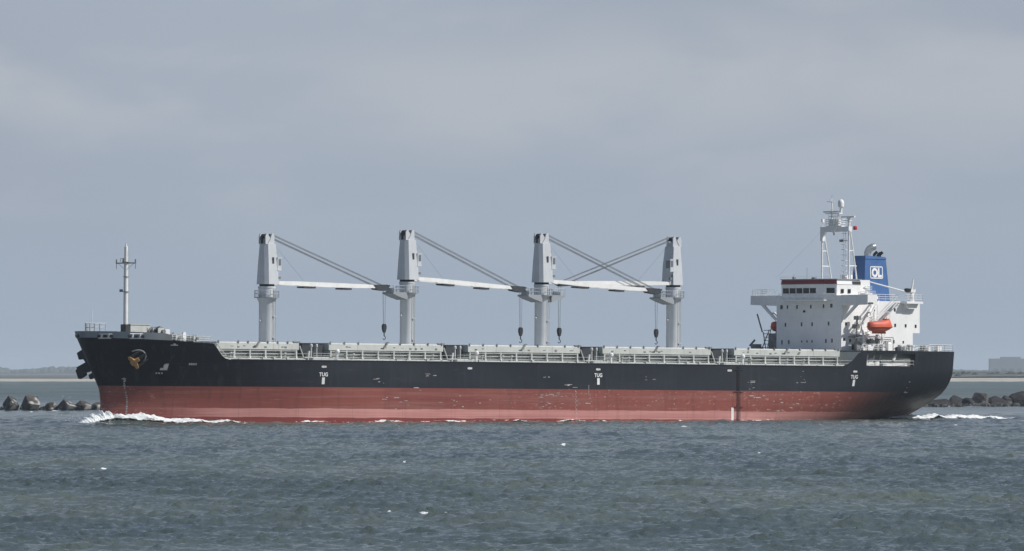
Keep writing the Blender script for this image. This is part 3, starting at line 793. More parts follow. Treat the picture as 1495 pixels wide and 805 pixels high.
# name, axis s, ring z, jib elevation (deg), slew (deg), hinge z, rests, post radius
CR = [(34.55, 19.95, -0.9, 0.0, (0, 0), 1.17), (61.85, 21.05, -3.3, 0.0, (1, 0), 1.05),
      (88.85, 21.05, -3.1, 2.6, (1, 1), 1.05), (116.05, 21.05, -0.6, 180+2.0, (1, 0), 1.05)]
used = False
for ci, (s_, zr, el, sl, rests, pr) in enumerate(CR):
    m = MB()
    zp = zr-1.75
    m.lathe((s_, 0, 0), [(pr, DK), (pr, zp-.75), (pr+.30, zp-.05), (pr+.32, zp), (pr+.10, zp+.05), (pr+.10, zr-.30), (pr+.16, zr-.28), (pr+.16, zr-.02)], 40)
    cr = m.build('crane', M['crane'], ship, smooth=True)
    cr['label'] = ['foremost deck crane, slightly lower than the others', 'second deck crane from the bow', 'third deck crane from the bow, with a jib rest on both sides', 'aftmost deck crane, its jib laid towards the bow'][ci]
    g = MB(); g.lathe((s_, 0, 0), [(pr+.70, zp), (pr+.72, zp+.12)], 24)
    for sgn, on_ in ((-1, rests[0]), (1, rests[1])):
        if on_:
            g.prism([(s_+sgn*pr*.9, zp+.12), (s_+sgn*3.75, zp+.12), (s_+sgn*3.75, zp-.12), (s_+sgn*2.6, zp-.55), (s_+sgn*pr*.9, zp-1.0)], 'p', -1.3, 1.3)
    g.build('crane_platform', M['bulwark'], cr)
    g = MB(); pts = []
    for i in range(17):
        t = 2*math.pi*i/16; pts.append((s_+(pr+.66)*math.cos(t), (pr+.66)*math.sin(t), zp+.12))
    g.rail(pts, 1.0, .8, .032, 2)
    for sgn, on_ in ((-1, rests[0]), (1, rests[1])):
        if on_:
            g.rail([(s_+sgn*(pr+.5), 1.25, zp+.12), (s_+sgn*3.7, 1.25, zp+.12), (s_+sgn*3.7, .9, zp+.12)], 1.0, .8, .03, 2)
            g.prism([(s_+sgn*3.2-.15, zp+.12), (s_+sgn*3.2+.15, zp+.12), (s_+sgn*3.2+.05, zp+.75), (s_+sgn*3.2-.05, zp+.75)], 'p', -.95, .95)
    g.build('platform_railing', M['crane'], cr)
    g = MB(); an = R(22); cx, cy = s_+(pr+.16)*math.sin(an), (pr+.16)*math.cos(an)
    tx, ty = math.cos(an), -math.sin(an)
    for k in (-.26, .26): g.bar((cx+tx*k, cy+ty*k, DK), (cx+tx*k, cy+ty*k, zr-.4), .06, 4)
    for i in range(34):
        z = DK+.4+i*.33
        if z < zr-.5: g.bar((cx+tx*.24, cy+ty*.24, z), (cx-tx*.24, cy-ty*.24, z), .022, 4)
    for z in (12.2, 15.4):
        g.box((cx-.3, cy-.25, z), (cx+.3, cy+.12, z+.08))
    g.bar((s_-pr-.02, .1, zp-3.4), (s_-pr-.3, .1, zp-3.4), .16, 8)
    g.build_each('crane_ladder', M['cover'], cr)
    # slewing upper works
    rotm = Matrix.Rotation(R(-sl), 4, 'Z')      # ship y is starboard, slews given towards port
    base_m = Matrix.Translation((s_-83, 0, zr)) @ rotm
    def place(src, mtx):
        o = src if not used else src.copy()
        if used: sc.collection.objects.link(o)
        o.parent = cr; o.matrix_local = mtx
        return o
    mir = Matrix.Diagonal((1, -1, 1, 1)) if ci < 3 else Matrix.Identity(4)
    for src, _ in UP: place(src, base_m @ mir)
    hz = .55
    jm = base_m @ Matrix.Translation((0, 0, hz)) @ Matrix.Rotation(R(-el), 4, 'Y')
    for src, _ in JIB: place(src, jm)
    used = True
    # wires, computed in ship coordinates
    inv_off = lambda v: (v.x+83, -v.y, v.z)
    def U(a, l, z): return inv_off(base_m @ Vector((a, -l, z)))
    def J(a, l, z): return inv_off(jm @ Vector((a, -l, z)))
    g = MB()
    for l in (-.35, -.1, .2, .42): g.bar(U(.55, l, 7.78), J(JL-.2, l*.8, .35), .024, 5)
    for l in (-.4, .0, .38): g.bar(U(.75, l, 7.2), J(JL-2.0, l*.8, .30), .040, 5)
    g.bar(U(.7, .3, 6.6), J(7.0, .3, .3), .015, 4)
    g.build('luffing_wire', M['wire'], cr)
    t = J(JL+.55, 0, -.3); zt = t[2]
    hs, hp = t[0], t[1]; zk = [14.6, 14.4, 14.45, 14.45][ci]
    g = MB()
    for k in (-.32, -.12, .28): g.bar((hs+k, hp, zt), (hs+k*.55, hp, zk), .028, 4)
    g.build('hoist_wire', M['wire'], cr)
    g = MB()
    g.prism([(hs-.18, zk), (hs+.18, zk), (hs+.33, zk-.3), (hs+.32, zk-.7), (hs+.12, zk-1.3), (hs-.12, zk-1.3), (hs-.32, zk-.7), (hs-.33, zk-.3)], 'p', hp-.2, hp+.2)
    g.bar((hs, hp, zk-1.3), (hs, hp, zk-1.8), .09, 8)
    pts = [(hs+.26*math.sin(R(a)), hp, zk-2.08+.26*math.cos(R(a))) for a in range(0, 270, 27)]
    g.tube(pts, .065, 6)
    g.build('hook_block', M['black'], cr)

# ------------------------------------------------------------------ deckhouse
HZ = 11.44
SF = 145.0
g = MB()
g.box((SF, -7.5, HZ), (160.6, 7.5, 14.35))
g.box((SF, -7.5, 14.35), (162.1, 7.5, 19.35))
g.hexa([(SF, -7.5, 19.35), (150.3, -7.5, 19.35), (150.3, 7.5, 19.35), (SF, 7.5, 19.35)], [(SF, -7.5, 20.15), (150.3, -7.5, 20.15), (150.3, 7.5, 20.15), (SF, 7.5, 20.15)])
dh = g.build('deckhouse', M['house'], ship)
g = MB(); g.box((144.5, -12.4, DK), (146.2, 12.4, HZ-.24)); g.box((146.2, -10.2, DK), (162, 10.2, HZ-.24))
g.build('lower_deckhouse', M['cover'], ship)
# ledges / overhanging decks on the side
g = MB()
for side in (1, -1):
    def sb(a, b):
        (x0, y0, z0), (x1, y1, z1) = a, b
        g.box((x0, min(side*y0, side*y1), z0), (x1, max(side*y0, side*y1), z1))
    sb((147.2, 7.5, 13.95), (150.6, 8.9, 14.12)); sb((148.5, 7.5, 14.12), (150.6, 8.2, 14.5))
    sb((157.9, 7.5, 19.0), (161.5, 8.9, 19.35)); 
    g.prism([(158.4, 19.0), (161.0, 19.0), (160.6, 18.2), (158.9, 18.2)], 'p', min(side*7.5, side*8.3), max(side*7.5, side*8.3))
g.build_each('side_platform', M['house'], dh)
def wing_box(side):
    g = MB()
    a, b = 7.5, 13.55
    P = [(a, 18.55), (b-.0, 18.75), (b, 20.2), (a, 20.2)]
    if side < 0: P = [(-q, z) for q, z in P]
    g.prism(P, 's', SF-.05, SF+2.0)
    y0, y1 = sorted((side*13.55, side*13.72))
    # brace below the wing
    Q = [(7.5, 16.3), (8.0, 16.3), (11.2, 18.65), (10.4, 18.65)]
    if side < 0: Q = [(-q, z) for q, z in Q]
    g.prism(Q, 's', SF+.02, SF+.32)
    o = g.build('bridge_wing', M['house'], dh)
    r = MB(); y = side*13.3
    if side < 0: r.rail([(SF+.1, side*9.9, 20.2), (SF+.1, y, 20.2), (SF+1.9, y, 20.2), (SF+1.9, side*9.9, 20.2)], .95, 1.1, .04, 3)
    else: r.rail([(SF+.4, y, 20.2), (SF+1.9, y, 20.2), (SF+1.9, side*9.9, 20.2)], .55, 1.1, .03, 2)
    r.build('wing_railing', M['white'], o)
    b_ = MB(); y0, y1 = sorted((side*13.60, side*13.72)); b_.box((SF+.1, y0, 18.75), (SF+1.0, y1, 18.98)); b_.build('side_light_screen', M['black'], o)
wing_box(1); wing_box(-1)
# aft diagonal stairs on the side
g = MB()
def stair(g, a, b, w_=.8):
    a = Vector(a); b = Vector(b)
    for k in (0, w_):
        o_ = Vector((0, k, 0)); g.bar(a+o_, b+o_, .09, 4); g.bar(a+o_+Vector((0,0,.95)), b+o_+Vector((0,0,.95)), .03, 4)
    n = int((b-a).length/.33)
    for i in range(n+1):
        c = a.lerp(b, i/n); g.box((c.x-.12, c.y, c.z-.02), (c.x+.12, c.y+w_, c.z+.02))
stair(g, (147.0, 7.7, 14.1), (150.4, 7.7, 17.0)); stair(g, (152.8, 7.7, HZ), (149.6, 7.7, 14.1))
g.build_each('outside_stair', M['house'], dh)
g = MB(); g.rail([(147.2, 8.8, 14.12), (150.6, 8.8, 14.12)], 1.0, 1.1, .03, 3); g.build_each('side_railing', M['white'], dh)
# wheelhouse
W0 = 143.9
def whpoly(e=0.0, f=0.0):
    return [(W0-e, -4.9-e*.4), (W0-e, 4.7+e*.4), (W0+1.15-e*.4, 6.3+e), (150.2+f, 6.3+e), (150.2+f, -6.3-e), (W0+1.15-e*.4, -6.3-e)]
g = MB(); g.hexa([(a, b, 19.45) for a, b in whpoly()], [(a, b, 21.88) for a, b in whpoly(.12)])
wh = g.build('wheelhouse', M['house'], ship)
g = MB(); g.hexa([(a, b, 21.885) for a, b in whpoly(.20)], [(a, b, 22.66) for a, b in whpoly(.06)])
g.build('roof_fascia', M['house'], wh)
g = MB()
pl, pu = whpoly(.225), whpoly(.10)
for i, j in ((0, 1), (1, 2), (5, 0)):
    A, Bq = pl[i], pl[j]; A2, B2 = pu[i], pu[j]
    g.add([(A[0], A[1], 21.92), (Bq[0], Bq[1], 21.92), (B2[0]-.02, B2[1], 22.60), (A2[0]-.02, A2[1], 22.60)], [(0, 1, 2, 3)])
g.build_each('maroon_stripe', M['maroon'], wh, recalc=False)
g = MB(); g.hexa([(a, b, 22.665) for a, b in whpoly(.30)], [(a, b, 22.75) for a, b in whpoly(.30)])
g.build('monkey_island', M['bulwark'], wh)
g = MB(); g.box((W0-.55, -5.1, 19.30), (W0+.6, 5.1, 19.45)); g.rail([(W0+.6, -6.5, 19.45), (W0-.5, -5.0, 19.45), (W0-.5, 5.0, 19.45), (W0+.6, 6.5, 19.45)], .95, 1.6, .025, 2)
g.build_each('bridge_walkway', M['white'], wh)
def wh_face(z): return .12*(z-19.45)/(21.88-19.45)
for i in range(6):
    p0 = -4.72+i*1.56; p1 = p0+1.32
    if i == 5: continue
    z0, z1 = 20.48, 21.30
    f = MB(); f.hexa([(W0-wh_face(z0)-.01, p0, z0), (W0-wh_face(z0)-.01, p1, z0), (W0-wh_face(z1)-.01, p1, z1), (W0-wh_face(z1)-.01, p0, z1)],
                     [(W0-wh_face(z0)-.05, p0, z0), (W0-wh_face(z0)-.05, p1, z0), (W0-wh_face(z1)-.05, p1, z1), (W0-wh_face(z1)-.05, p0, z1)])
    f.build('bridge_window', M['glass'], wh)
f = MB()      # window on the canted corner
def crn(t, z, o=.03):
    a = Vector((W0-wh_face(z), 4.7, 0)); b = Vector((W0+1.15, 6.3, 0)); c = a.lerp(b, t)+Vector((-.8, .56, 0))*o*1.6
    return (c.x, c.y, z)
f.hexa([crn(.22, 20.48), crn(.86, 20.48), crn(.86, 21.3), crn(.22, 21.3)], [crn(.22, 20.48, .06), crn(.86, 20.48, .06), crn(.86, 21.3, .06), crn(.22, 21.3, .06)])
f.build('bridge_window', M['glass'], wh)
for s_ in (146.2, 147.7):
    MB().box((s_-.30, 6.38, 20.5), (s_+.30, 6.46, 21.15)).build('bridge_window', M['glass'], wh)
g = MB(); g.box((148.3, 6.42, 21.9), (150.1, 6.5, 22.4)); g.build('side_vent', M['darkgrey'], wh)
# windows in the front face
def invs(x, p_):
    t = (x-747.5)/11436.0; return (t*(Z0-p_*CT)-X0-p_*STH)/(CT-t*STH)
FW = [(-6.35, 18.35, .50, .62), (-4.95, 18.35, .28, .58), (-2.75, 18.35, .28, .58), (.45, 18.4, .28, .60), (3.4, 18.45, .30, .60), (5.2, 18.5, .48, .58),
      (-5.4, 15.55, .26, .62), (-1.65, 15.6, .26, .62), (.8, 15.6, .26, .60), (4.6, 15.7, .26, .62),
      (-6.2, 12.75, .26, .66), (-4.6, 12.8, .28, .62), (-1.6, 12.9, .22, .30), (-.35, 12.9, .22, .34), (.8, 12.9, .26, .34), (4.0, 12.95, .28, .62), (5.4, 13.0, .26, .62)]
for p_, z, w_, h in FW:
    MB().box((SF-.05, p_-w_/2, z-h/2), (SF-.0, p_+w_/2, z+h/2)).build('window', M['glass'], dh)
MB().lathe((SF-.16, -1.0, 17.65), [(.20, 0), (.20, .16)], 14, 's').build('horn', M['black'], dh)
SW = [(146.0, 15.65, .36, .5), (148.4, 15.6, .36, .5), (156.7, 15.55, .34, .5), (159.0, 15.5, .34, .5), (161.2, 15.45, .34, .5), (152.1, 18.0, .32, .5), (156.6, 18.0, .34, .5),
      (146.9, 13.0, .34, .5), (148.4, 13.0, .34, .5), (152.0, 12.9, .4, .5), (156.4, 12.95, .32, .5), (158.5, 12.9, .26, .4), (145.6, 13.2, .34, .4)]
for s_, z, w_, h in SW:
    for side in (1, -1):
        y0, y1 = sorted((side*7.5, side*7.55)); MB().box((s_-w_/2, y0, z-h/2), (s_+w_/2, y1, z+h/2)).build('window', M['glass'], dh)
for s_, w_ in ((147.6, .62), (148.9, .50), (155.2, .7), (159.6, .6)):
    MB().box((s_-w_/2, 7.5, 11.55), (s_+w_/2, 7.56, 12.5)).build('door', M['darkgrey'], dh)
# rails on house top
g = MB()
g.rail([(150.5, 7.35, 19.35), (157.5, 7.35, 19.35)], 1.05, 1.4, .035, 3); g.rail([(158, 8.7, 19.35), (161.5, 8.7, 19.35), (161.9, 7.3, 19.35), (161.9, -7.3, 19.35), (150.5, -7.3, 19.35)], 1.05, 1.4, .035, 3)
g.build_each('house_top_railing', M['white'], dh)
g = MB(); g.box((150.3, 3.2, 19.35), (151.9, 7.3, 20.6)); g.rail([(150.4, 7.2, 20.6), (151.9, 7.2, 20.6), (151.9, 3.3, 20.6)], 1.05, .7, .035, 4)
g.build('bridge_ladder_house', M['house'], dh)
g = MB(); g.rail([(W0+.3, -5.8, 22.75), (W0+.3, 5.4, 22.75)], .35, 3.0, .02, 1)
g.build('monkey_island_railing', M['white'], wh)
g = MB(); g.lathe((145.2, 1.0, 0), [(.45, 22.75), (.45, 22.95), (.3, 23.05)], 14); g.box((144.7, -3.6, 22.75), (145.1, -3.2, 23.15)); g.bar((144.9, -3.4, 22.9), (144.9, -3.4, 23.6), .03, 4)
g.bar((145.3, -.8, 22.75), (145.3, -.8, 24.6), .03, 4)
g.build_each('compass_stand', M['machine'], wh)
# ------------------------------------------------------------------ radar mast
RS = 150.7; RB = 22.7
g = MB()
for side in (1, -1):
    y = side*3.1
    g.bar((RS, y, RB-.2), (RS, y, 31.0), .15, 8)
    g.bar((RS+2.15, y, RB-.2 if side < 0 else 20.6), (RS+.35, y, 30.2), .13, 8)
    for z in (24.9, 27.3):
        f = (z-RB)/(30.2-RB); g.bar((RS, y, z), (RS+2.15-1.8*f, y, z), .10, 6)
mast = g.build('radar_mast', M['white'], ship, smooth=True)
g = MB(); g.box((RS-.25, -3.3, 30.35), (RS+.45, 3.3, 31.15)); g.box((RS-.25, -3.3, 28.9), (RS+.25, -2.75, 30.35))
g.prism([(-3.3+.5, 30.35), (-2.2, 30.35), (-2.8, 29.6)], 's', RS-.2, RS+.2)
g.build('mast_crossbeam', M['house'], mast)
g = MB()   # ladder beside the port leg
for k in (-.3, .15): g.bar((RS-.05, 2.2+k, 22.7), (RS-.05, 2.2+k, 30.6), .05, 4)
for i in range(9): g.lathe((RS-.05, 2.1, 0), [(.48, 23.2+i*.85), (.48, 23.28+i*.85)], 10)
g.build('caged_ladder', M['white'], mast)
g = MB()   # upper platform
g.box((RS-.7, -1.5, 31.15), (RS+.7, 1.5, 31.3)); g.rail([(RS-.7, -1.5, 31.3), (RS-.7, 1.5, 31.3), (RS+.7, 1.5, 31.3)], 1.0, .6, .05, 3)
g.box((RS-.3, -1.2, 31.3), (RS+.3, .9, 32.3)); g.bar((RS, -.9, 31.3), (RS, -.9, 33.9), .12, 6); g.bar((RS, .7, 31.3), (RS, .7, 33.3), .12, 6)
g.box((RS-.4, -2.0, 33.2), (RS+.4, 1.2, 33.33)); g.rail([(RS-.35, -1.2, 32.3), (RS-.35, 1.2, 32.3)], 1.0, .5, .05, 2)
g.bar((RS, -1.1, 31.3), (RS, .8, 33.2), .05, 5); g.bar((RS, .8, 31.3), (RS, -1.1, 33.2), .05, 5)
g.prism([(-.9, 31.15), (.9, 31.15), (0, 30.1)], 's', RS-.6, RS-.27)
g.build_each('mast_platform', M['white'], mast)
g = MB(); g.box((RS-.15, -2.75, 33.42), (RS+.15, .75, 33.66)); g.bar((RS, -1.0, 33.2), (RS, -1.0, 33.45), .2, 8)
g.build('radar_scanner', M['white'], mast)
g = MB(); g.bar((RS, 3.1, 31.1), (RS, 3.1, 32.3), .22, 8); g.box((RS-.15, 1.4, 32.55), (RS+.15, 4.4, 32.78)); g.bar((RS, 3.1, 32.3), (RS, 3.1, 32.6), .35, 8)
g.box((RS-.4, 2.2, 32.0), (RS+.4, 3.4, 32.12))
g.build('radar_scanner', M['white'], mast)
g = MB(); g.lathe((RS+.2, 1.0, 0), [(.20, 33.3), (.22, 34.2), (.46, 34.3), (.5, 34.9), (.42, 35.25), (.22, 35.45), (.04, 35.5)], 18)
g.build('satellite_dome', M['white'], mast, smooth=True)
g = MB(); g.bar((RS, -.75, 33.9), (RS, -1.0, 35.6), .10, 6); g.bar((RS, -2.0, 35.25), (RS, -.4, 35.05), .06, 5); g.bar((RS, -1.0, 35.5), (RS, -.85, 36.2), .04, 4)
for k in (-1.9, -1.4, -.5): g.bar((RS, k, 35.0), (RS, k, 35.55), .07, 5)
g.bar((RS, -2.3, 33.2), (RS, -2.3, 33.7), .05, 5); g.box((RS-.2, -3.1, 31.9), (RS+.2, -2.8, 32.4)); g.bar((RS, -3.0, 31.1), (RS, -3.0, 32.0), .06, 5)
g.bar((RS, 4.3, 32.7), (RS, 4.3, 33.1), .05, 5)
g.build('top_aerial', M['white'], mast)
g = MB(); g.lathe((RS+.3, 4.2, 0), [(.3, 30.6), (.36, 30.9), (.3, 31.2)], 12); g.build('navigation_light', M['redlamp'], mast)
g = MB(); g.bar((RS-.2, 1.6, 28.9), (RS-.2, 3.0, 28.9), .05, 4); g.box((RS-.4, 1.3, 28.7), (RS, 1.75, 29.1)); g.bar((RS-.3, -.05, 29.8), (RS-.3, -.05, 30.3), .12, 6)
g.build_each('signal_lamp', M['machine'], mast)
g = MB(); g.bar((RS-.2, -3.2, 30.4), (SF-.5, -7.0, 23.0), .012, 4); g.build('signal_halyard', M['wire'], mast)
g = MB()
for i in range(4): g.bar((RS+1.0+i*.3, .2+i*.5, 22.7), (RS+1.0+i*.3, .2+i*.5, 23.8+.3*(i % 2)), .06, 5)
g.box((RS+.3, 1.2, 22.7), (RS+1.5, 2.4, 23.5))
g.build_each('satellite_aerial', M['white'], wh)
g = MB(); g.box((150.3, 1.8, 20.15), (152.4, 6.2, 22.65)); g.build('chart_room', M['house'], wh)

# ------------------------------------------------------------------ funnel
g = MB()
F0, F1 = 155.9, 160.9
fb = [(F0-.35, -1.75), (F0-.35, 1.55), (F1+.35, 1.55), (F1+.35, -1.75)]; ft = [(F0+.15, -1.25), (F0+.15, 1.25), (F1-.35, 1.25), (F1-.35, -1.25)]
g.hexa([(a, b, 19.35) for a, b in fb], [(a, b, 26.15) for a, b in ft])
g.hexa([(F0+.05, -1.35, 26.15), (F0+.05, 1.35, 26.15), (F1-.25, 1.35, 26.15), (F1-.25, -1.35, 26.15)], [(F0+.1, -1.3, 26.65), (F0+.1, 1.3, 26.65), (F1-.5, 1.3, 26.5), (F1-.5, -1.3, 26.5)])
fu = g.build('funnel', M['blue'], ship)
def fp(z): return it(z, [19.35, 26.15], [1.55, 1.25])+.035
def rect(g, s0_, s1_, z0, z1, o=0.0):
    g.hexa([(s0_, fp(z0)-.03, z0), (s1_, fp(z0)-.03, z0), (s1_, fp(z1)-.03, z1), (s0_, fp(z1)-.03, z1)], [(s0_, fp(z0)+o, z0), (s1_, fp(z0)+o, z0), (s1_, fp(z1)+o, z1), (s0_, fp(z1)+o, z1)])
g = MB(); LX, LZ = 158.4, 24.0
w2, h2, tk = 1.38, .98, .17
rect(g, LX-w2+.1, LX+w2-.1, LZ+h2-tk, LZ+h2); rect(g, LX-w2+.1, LX+w2-.1, LZ-h2, LZ-h2+tk)
rect(g, LX-w2, LX-w2+tk, LZ-h2+.1, LZ+h2-.1); rect(g, LX+w2-tk, LX+w2, LZ-h2+.1, LZ+h2-.1)
vs, fs = text_mb('OL', 1.85, 0, 0, .11)
g.add([(LX+.0+v.x*.86, fp(LZ-.65+v.y)+.01, LZ-.65+v.y) for v in vs], fs)
g.build('funnel_emblem', M['mark'], fu, recalc=False)
g = MB()
arc = [(157.3, .4, 26.5), (157.3, .4, 27.1), (157.5, .55, 27.7), (157.95, .8, 28.05), (158.4, .95, 28.15)]
for (a, b), (r1, r2) in zip(zip(arc[:-1], arc[1:]), ((.52, .55), (.55, .56), (.56, .55), (.55, .52))): g.bar(a, b, r1, 18, r2)
for a in arc[1:-1]: g.lathe((a[0], a[1], a[2]), [(.1, -.5), (.42, -.36), (.55, 0), (.42, .36), (.1, .5)], 16)
g.build('exhaust_elbow', M['steel'], fu, smooth=True)
g = MB()
for a, h in ((158.9, .75), (159.7, .60), (160.1, .7)):
    g.bar((a, .3, 26.4), (a, .3, 26.5+h*.6), .24, 12); g.bar((a, .3, 26.5+h*.5), (a+.35, .6, 26.6+h), .24, 12)
g.build_each('exhaust_pipe', M['black'], fu)
g = MB(); g.rail([(155.2, 2.6, 19.35), (155.2, 2.6, 19.4)], 1, 1, .03, 1)
g.box((153.0, -3.0, 19.35), (155.4, 3.0, 20.3)); g.build('casing_top', M['house'], dh)

# provision crane on the port quarter
g = MB(); px, pp = 159.7, 8.1
g.lathe((px, pp, 0), [(.55, 19.35), (.38, 19.6), (.32, 20.9), (.42, 21.0)], 16)
g.bar((px-.05, pp, 20.8), (px+.35, pp, 22.9), .20, 8, .12); g.box((px-.5, pp-.4, 20.8), (px+.5, pp+.4, 21.25)); g.bar((px+.3, pp, 20.2), (px+.9, pp, 21.4), .08, 6)
pc = g.build('provision_crane', M['white'], ship)
g = MB(); g.bar((px-.6, pp, 20.75), (151.6, 7.0, 22.35), .13, 8, .10); g.build('boom', M['white'], pc)
g = MB(); g.lathe((px-1.05, pp-.3, 21.1), [(.35, 0), (.35, .6)], 14, 'p'); g.box((px-.9, pp-.35, 20.9), (px-.4, pp+.35, 21.4)); g.build_each('winch_drum', M['black'], pc)

# ------------------------------------------------------------------ davits and lifeboats
def davit(side):
    g = MB()
    for s_ in (147.6, 151.7):
        pts = [(s_, side*9.6, HZ), (s_, side*9.9, 13.6), (s_+.1, side*9.3, 15.5)]
        g.tube(pts, .17, 6)
        g.tube([(s_+.1, side*9.1, 14.2), (s_+.3, side*9.5, 16.3), (s_+.1, side*10.8, 17.5), (s_, side*11.5, 17.4)], .17, 6)
        g.bar((s_, side*8.2, HZ), (s_, side*9.9, 14.0), .13, 6)
        g.bar((s_, side*11.5, 17.4), (s_, side*11.5, 16.5), .03, 4)
        g.box((s_-.5, min(side*9.2, side*10.3), HZ), (s_+.5, max(side*9.2, side*10.3), HZ+.5))
        g.bar((s_-.8, side*10.0, HZ), (s_+.5, side*10.0, 14.3), .07, 5); g.bar((s_+.8, side*10.0, HZ), (s_-.5, side*10.0, 14.3), .07, 5)
    g.bar((147.6, side*9.7, 13.7), (151.7, side*9.7, 13.7), .10, 6)
    g.box((147.0, min(side*8.6, side*9.9), 13.40), (152.3, max(side*8.6, side*9.9), 13.52))
    g.box((149.2, min(side*8.4, side*9.6), HZ), (150.6, max(side*8.4, side*9.6), 12.5))
    g.rail([(146.8, side*10.6, HZ), (147.9, side*10.6, HZ)], 1.0, .6, .03, 3)
    o = g.build('boat_davit', M['house'], ship)
    w_ = MB(); w_.lathe((149.9, side*9.0, 12.9), [(.42, -.5), (.42, .5)], 14, 'p')
    w_.bar((147.2, side*8.7, HZ), (147.2, side*8.7, 16.6), .10, 6); w_.box((146.7, min(side*8.2, side*9.2), 14.9), (147.4, max(side*8.2, side*9.2), 15.6))
    w_.bar((146.8, side*9.3, 15.4), (147.5, side*8.5, 17.0), .07, 5); w_.box((146.9, min(side*8.3, side*9.4), 16.3), (147.5, max(side*8.3, side*9.4), 16.9))
    w_.build_each('davit_winch', M['machine'], o)
    return o
davit(1); davit(-1)
g = MB()   # long white embarkation davit arm over the port boat
g.bar((147.9, 10.4, 16.9), (152.0, 8.3, 19.9), .16, 6); g.bar((148.4, 10.4, 16.7), (152.0, 8.7, 19.4), .07, 5)
for k in range(5): g.bar((151.6+.12*k, 7.9, 16.6+k*.5), (152.5-.12*k, 7.9, 17.1+k*.5), .05, 4)
g.bar((151.5, 7.9, 16.2), (151.7, 7.9, 19.3), .07, 5); g.bar((152.4, 7.9, 16.2), (152.4, 7.9, 19.3), .07, 5)
g.build('embarkation_davit', M['house'], ship)

rq = random.Random(21)
for i, (s_, p_, w_, h, m_) in enumerate(((146.6, 9.6, .5, 1.5, 'machine'), (148.4, 10.2, .4, .9, 'house'), (150.9, 9.9, .55, 1.1, 'cover'), (152.6, 10.4, .4, 1.4, 'house'), (153.6, 9.0, .7, 1.6, 'machine'),
                                         (155.0, 10.2, .6, .7, 'darkgrey'), (147.4, 9.2, .3, 2.2, 'cover'), (151.8, 8.6, .35, 2.6, 'machine'))):
    g = MB(); g.box((s_-w_, p_-.3, HZ), (s_+w_, p_+.3, HZ+h*.8)); g.hexa([(s_-w_, p_-.3, HZ+h*.8), (s_+w_, p_-.3, HZ+h*.8), (s_+w_, p_+.3, HZ+h*.8), (s_-w_, p_+.3, HZ+h*.8)],
        [(s_-w_*.6, p_-.15, HZ+h), (s_+w_*.6, p_-.15, HZ+h), (s_+w_*.6, p_+.15, HZ+h), (s_-w_*.6, p_+.15, HZ+h)])
    g.build('deck_locker', M[m_], ship)
for s_, x2 in ((146.2, 149.0), (152.9, 156.0)):
    g = MB(); g.bar((s_, 7.8, 13.6), (x2, 7.8, 13.6), .06, 5); g.bar((x2, 7.8, 13.6), (x2, 7.8, HZ), .06, 5); g.build('vent_pipe', M['machine'], dh)
g = MB(); stair(g, (156.5, 7.8, 19.1), (153.2, 7.8, 16.6)); g.build('outside_stair', M['bulwark'], dh)
def lifeboat_mesh():
    L = 5.4; g = MB(); st = []
    xs = [0, .04, .12, .25, .45, .65, .8, .92, 1.0]
    prof = {'bw': [.45, .70, .90, 1.02, 1.08, 1.08, 1.04, .95, .80], 'kz': [-.45, -.72, -.90, -1.0, -1.05, -1.0, -.85, -.62, -.40],
            'top': [.70, .88, .96, 1.02, 1.08, 1.14, 1.36, 1.42, .15]}
    n = 16; vs = []
    for x, bw_, kz, tp in zip(xs, prof['bw'], prof['kz'], prof['top']):
        for i in range(n):
            t = 2*math.pi*i/n; c, s_ = math.cos(t), math.sin(t)
            yy = bw_*math.copysign(abs(c)**.5, c); zz = (tp if s_ > 0 else -kz)*math.copysign(abs(s_)**.6, s_)
            if s_ > 0: yy *= 1-.22*s_
            else: yy *= 1+.45*s_
            vs.append((x*L-L/2, yy, zz))
    fs = [(j*n+i, j*n+(i+1) % n, (j+1)*n+(i+1) % n, (j+1)*n+i) for j in range(len(xs)-1) for i in range(n)]
    fs += [tuple(range(n))[::-1], tuple(range((len(xs)-1)*n, len(xs)*n))]
    g.add(vs, fs)
    return g
def make_lifeboat(s_, p_, z, label):
    e = bpy.data.objects.new('lifeboat', None); sc.collection.objects.link(e)
    e.matrix_world = SHIPM @ Matrix.Translation((s_-83, -p_, z)) @ Matrix.Scale(.84, 4)
    tag(e, label, 'lifeboat', 'orange lifeboats hung beside the deckhouse')
    b = lifeboat_mesh().build('boat_hull', M['orange'], e, ship=False, smooth=True)
    g = MB(); pts = []
    xs = [0, .04, .12, .25, .45, .65, .8, .92, 1.0]; bw_ = [.45, .70, .90, 1.02, 1.08, 1.08, 1.04, .95, .80]
    for sg in (1, -1): g.tube([(x*5.4-2.7, sg*(q+.03), -.08) for x, q in zip(xs, bw_)], .09, 6)
    for x in (-2.7, 2.7): g.bar((x, -(.48 if x < 0 else .83), -.08), (x, (.48 if x < 0 else .83), -.08), .09, 6)
    g.build('rubbing_strake', M['orange_dark'], e, ship=False)
    g = MB(); g.box((1.35, -.55, 1.15), (2.2, .55, 1.5)); g.build('conning_hatch', M['orange'], e, ship=False)
    g = MB(); g.box((1.4, -.57, 1.24), (1.55, .57, 1.42)); g.build('porthole', M['glass'], e, ship=False)
    g = MB(); g.bar((-1.9, 0, .8), (-1.9, 0, 1.7), .05, 5); g.bar((1.9, 0, 1.2), (1.9, 0, 1.8), .05, 5); g.build('lifting_hook', M['machine'], e, ship=False)
    g = MB(); g.box((-1.8, -.05, -1.35), (1.7, .05, -.9)); g.build('keel', M['orange_dark'], e, ship=False)
make_lifeboat(149.5, 11.4, 15.25, 'orange enclosed lifeboat on the sunlit port side of the ship, below the white davit arm')
make_lifeboat(148.6, -9.9, 15.3, 'red-orange lifeboat on the far side of the ship, half hidden behind the grey deckhouse front')
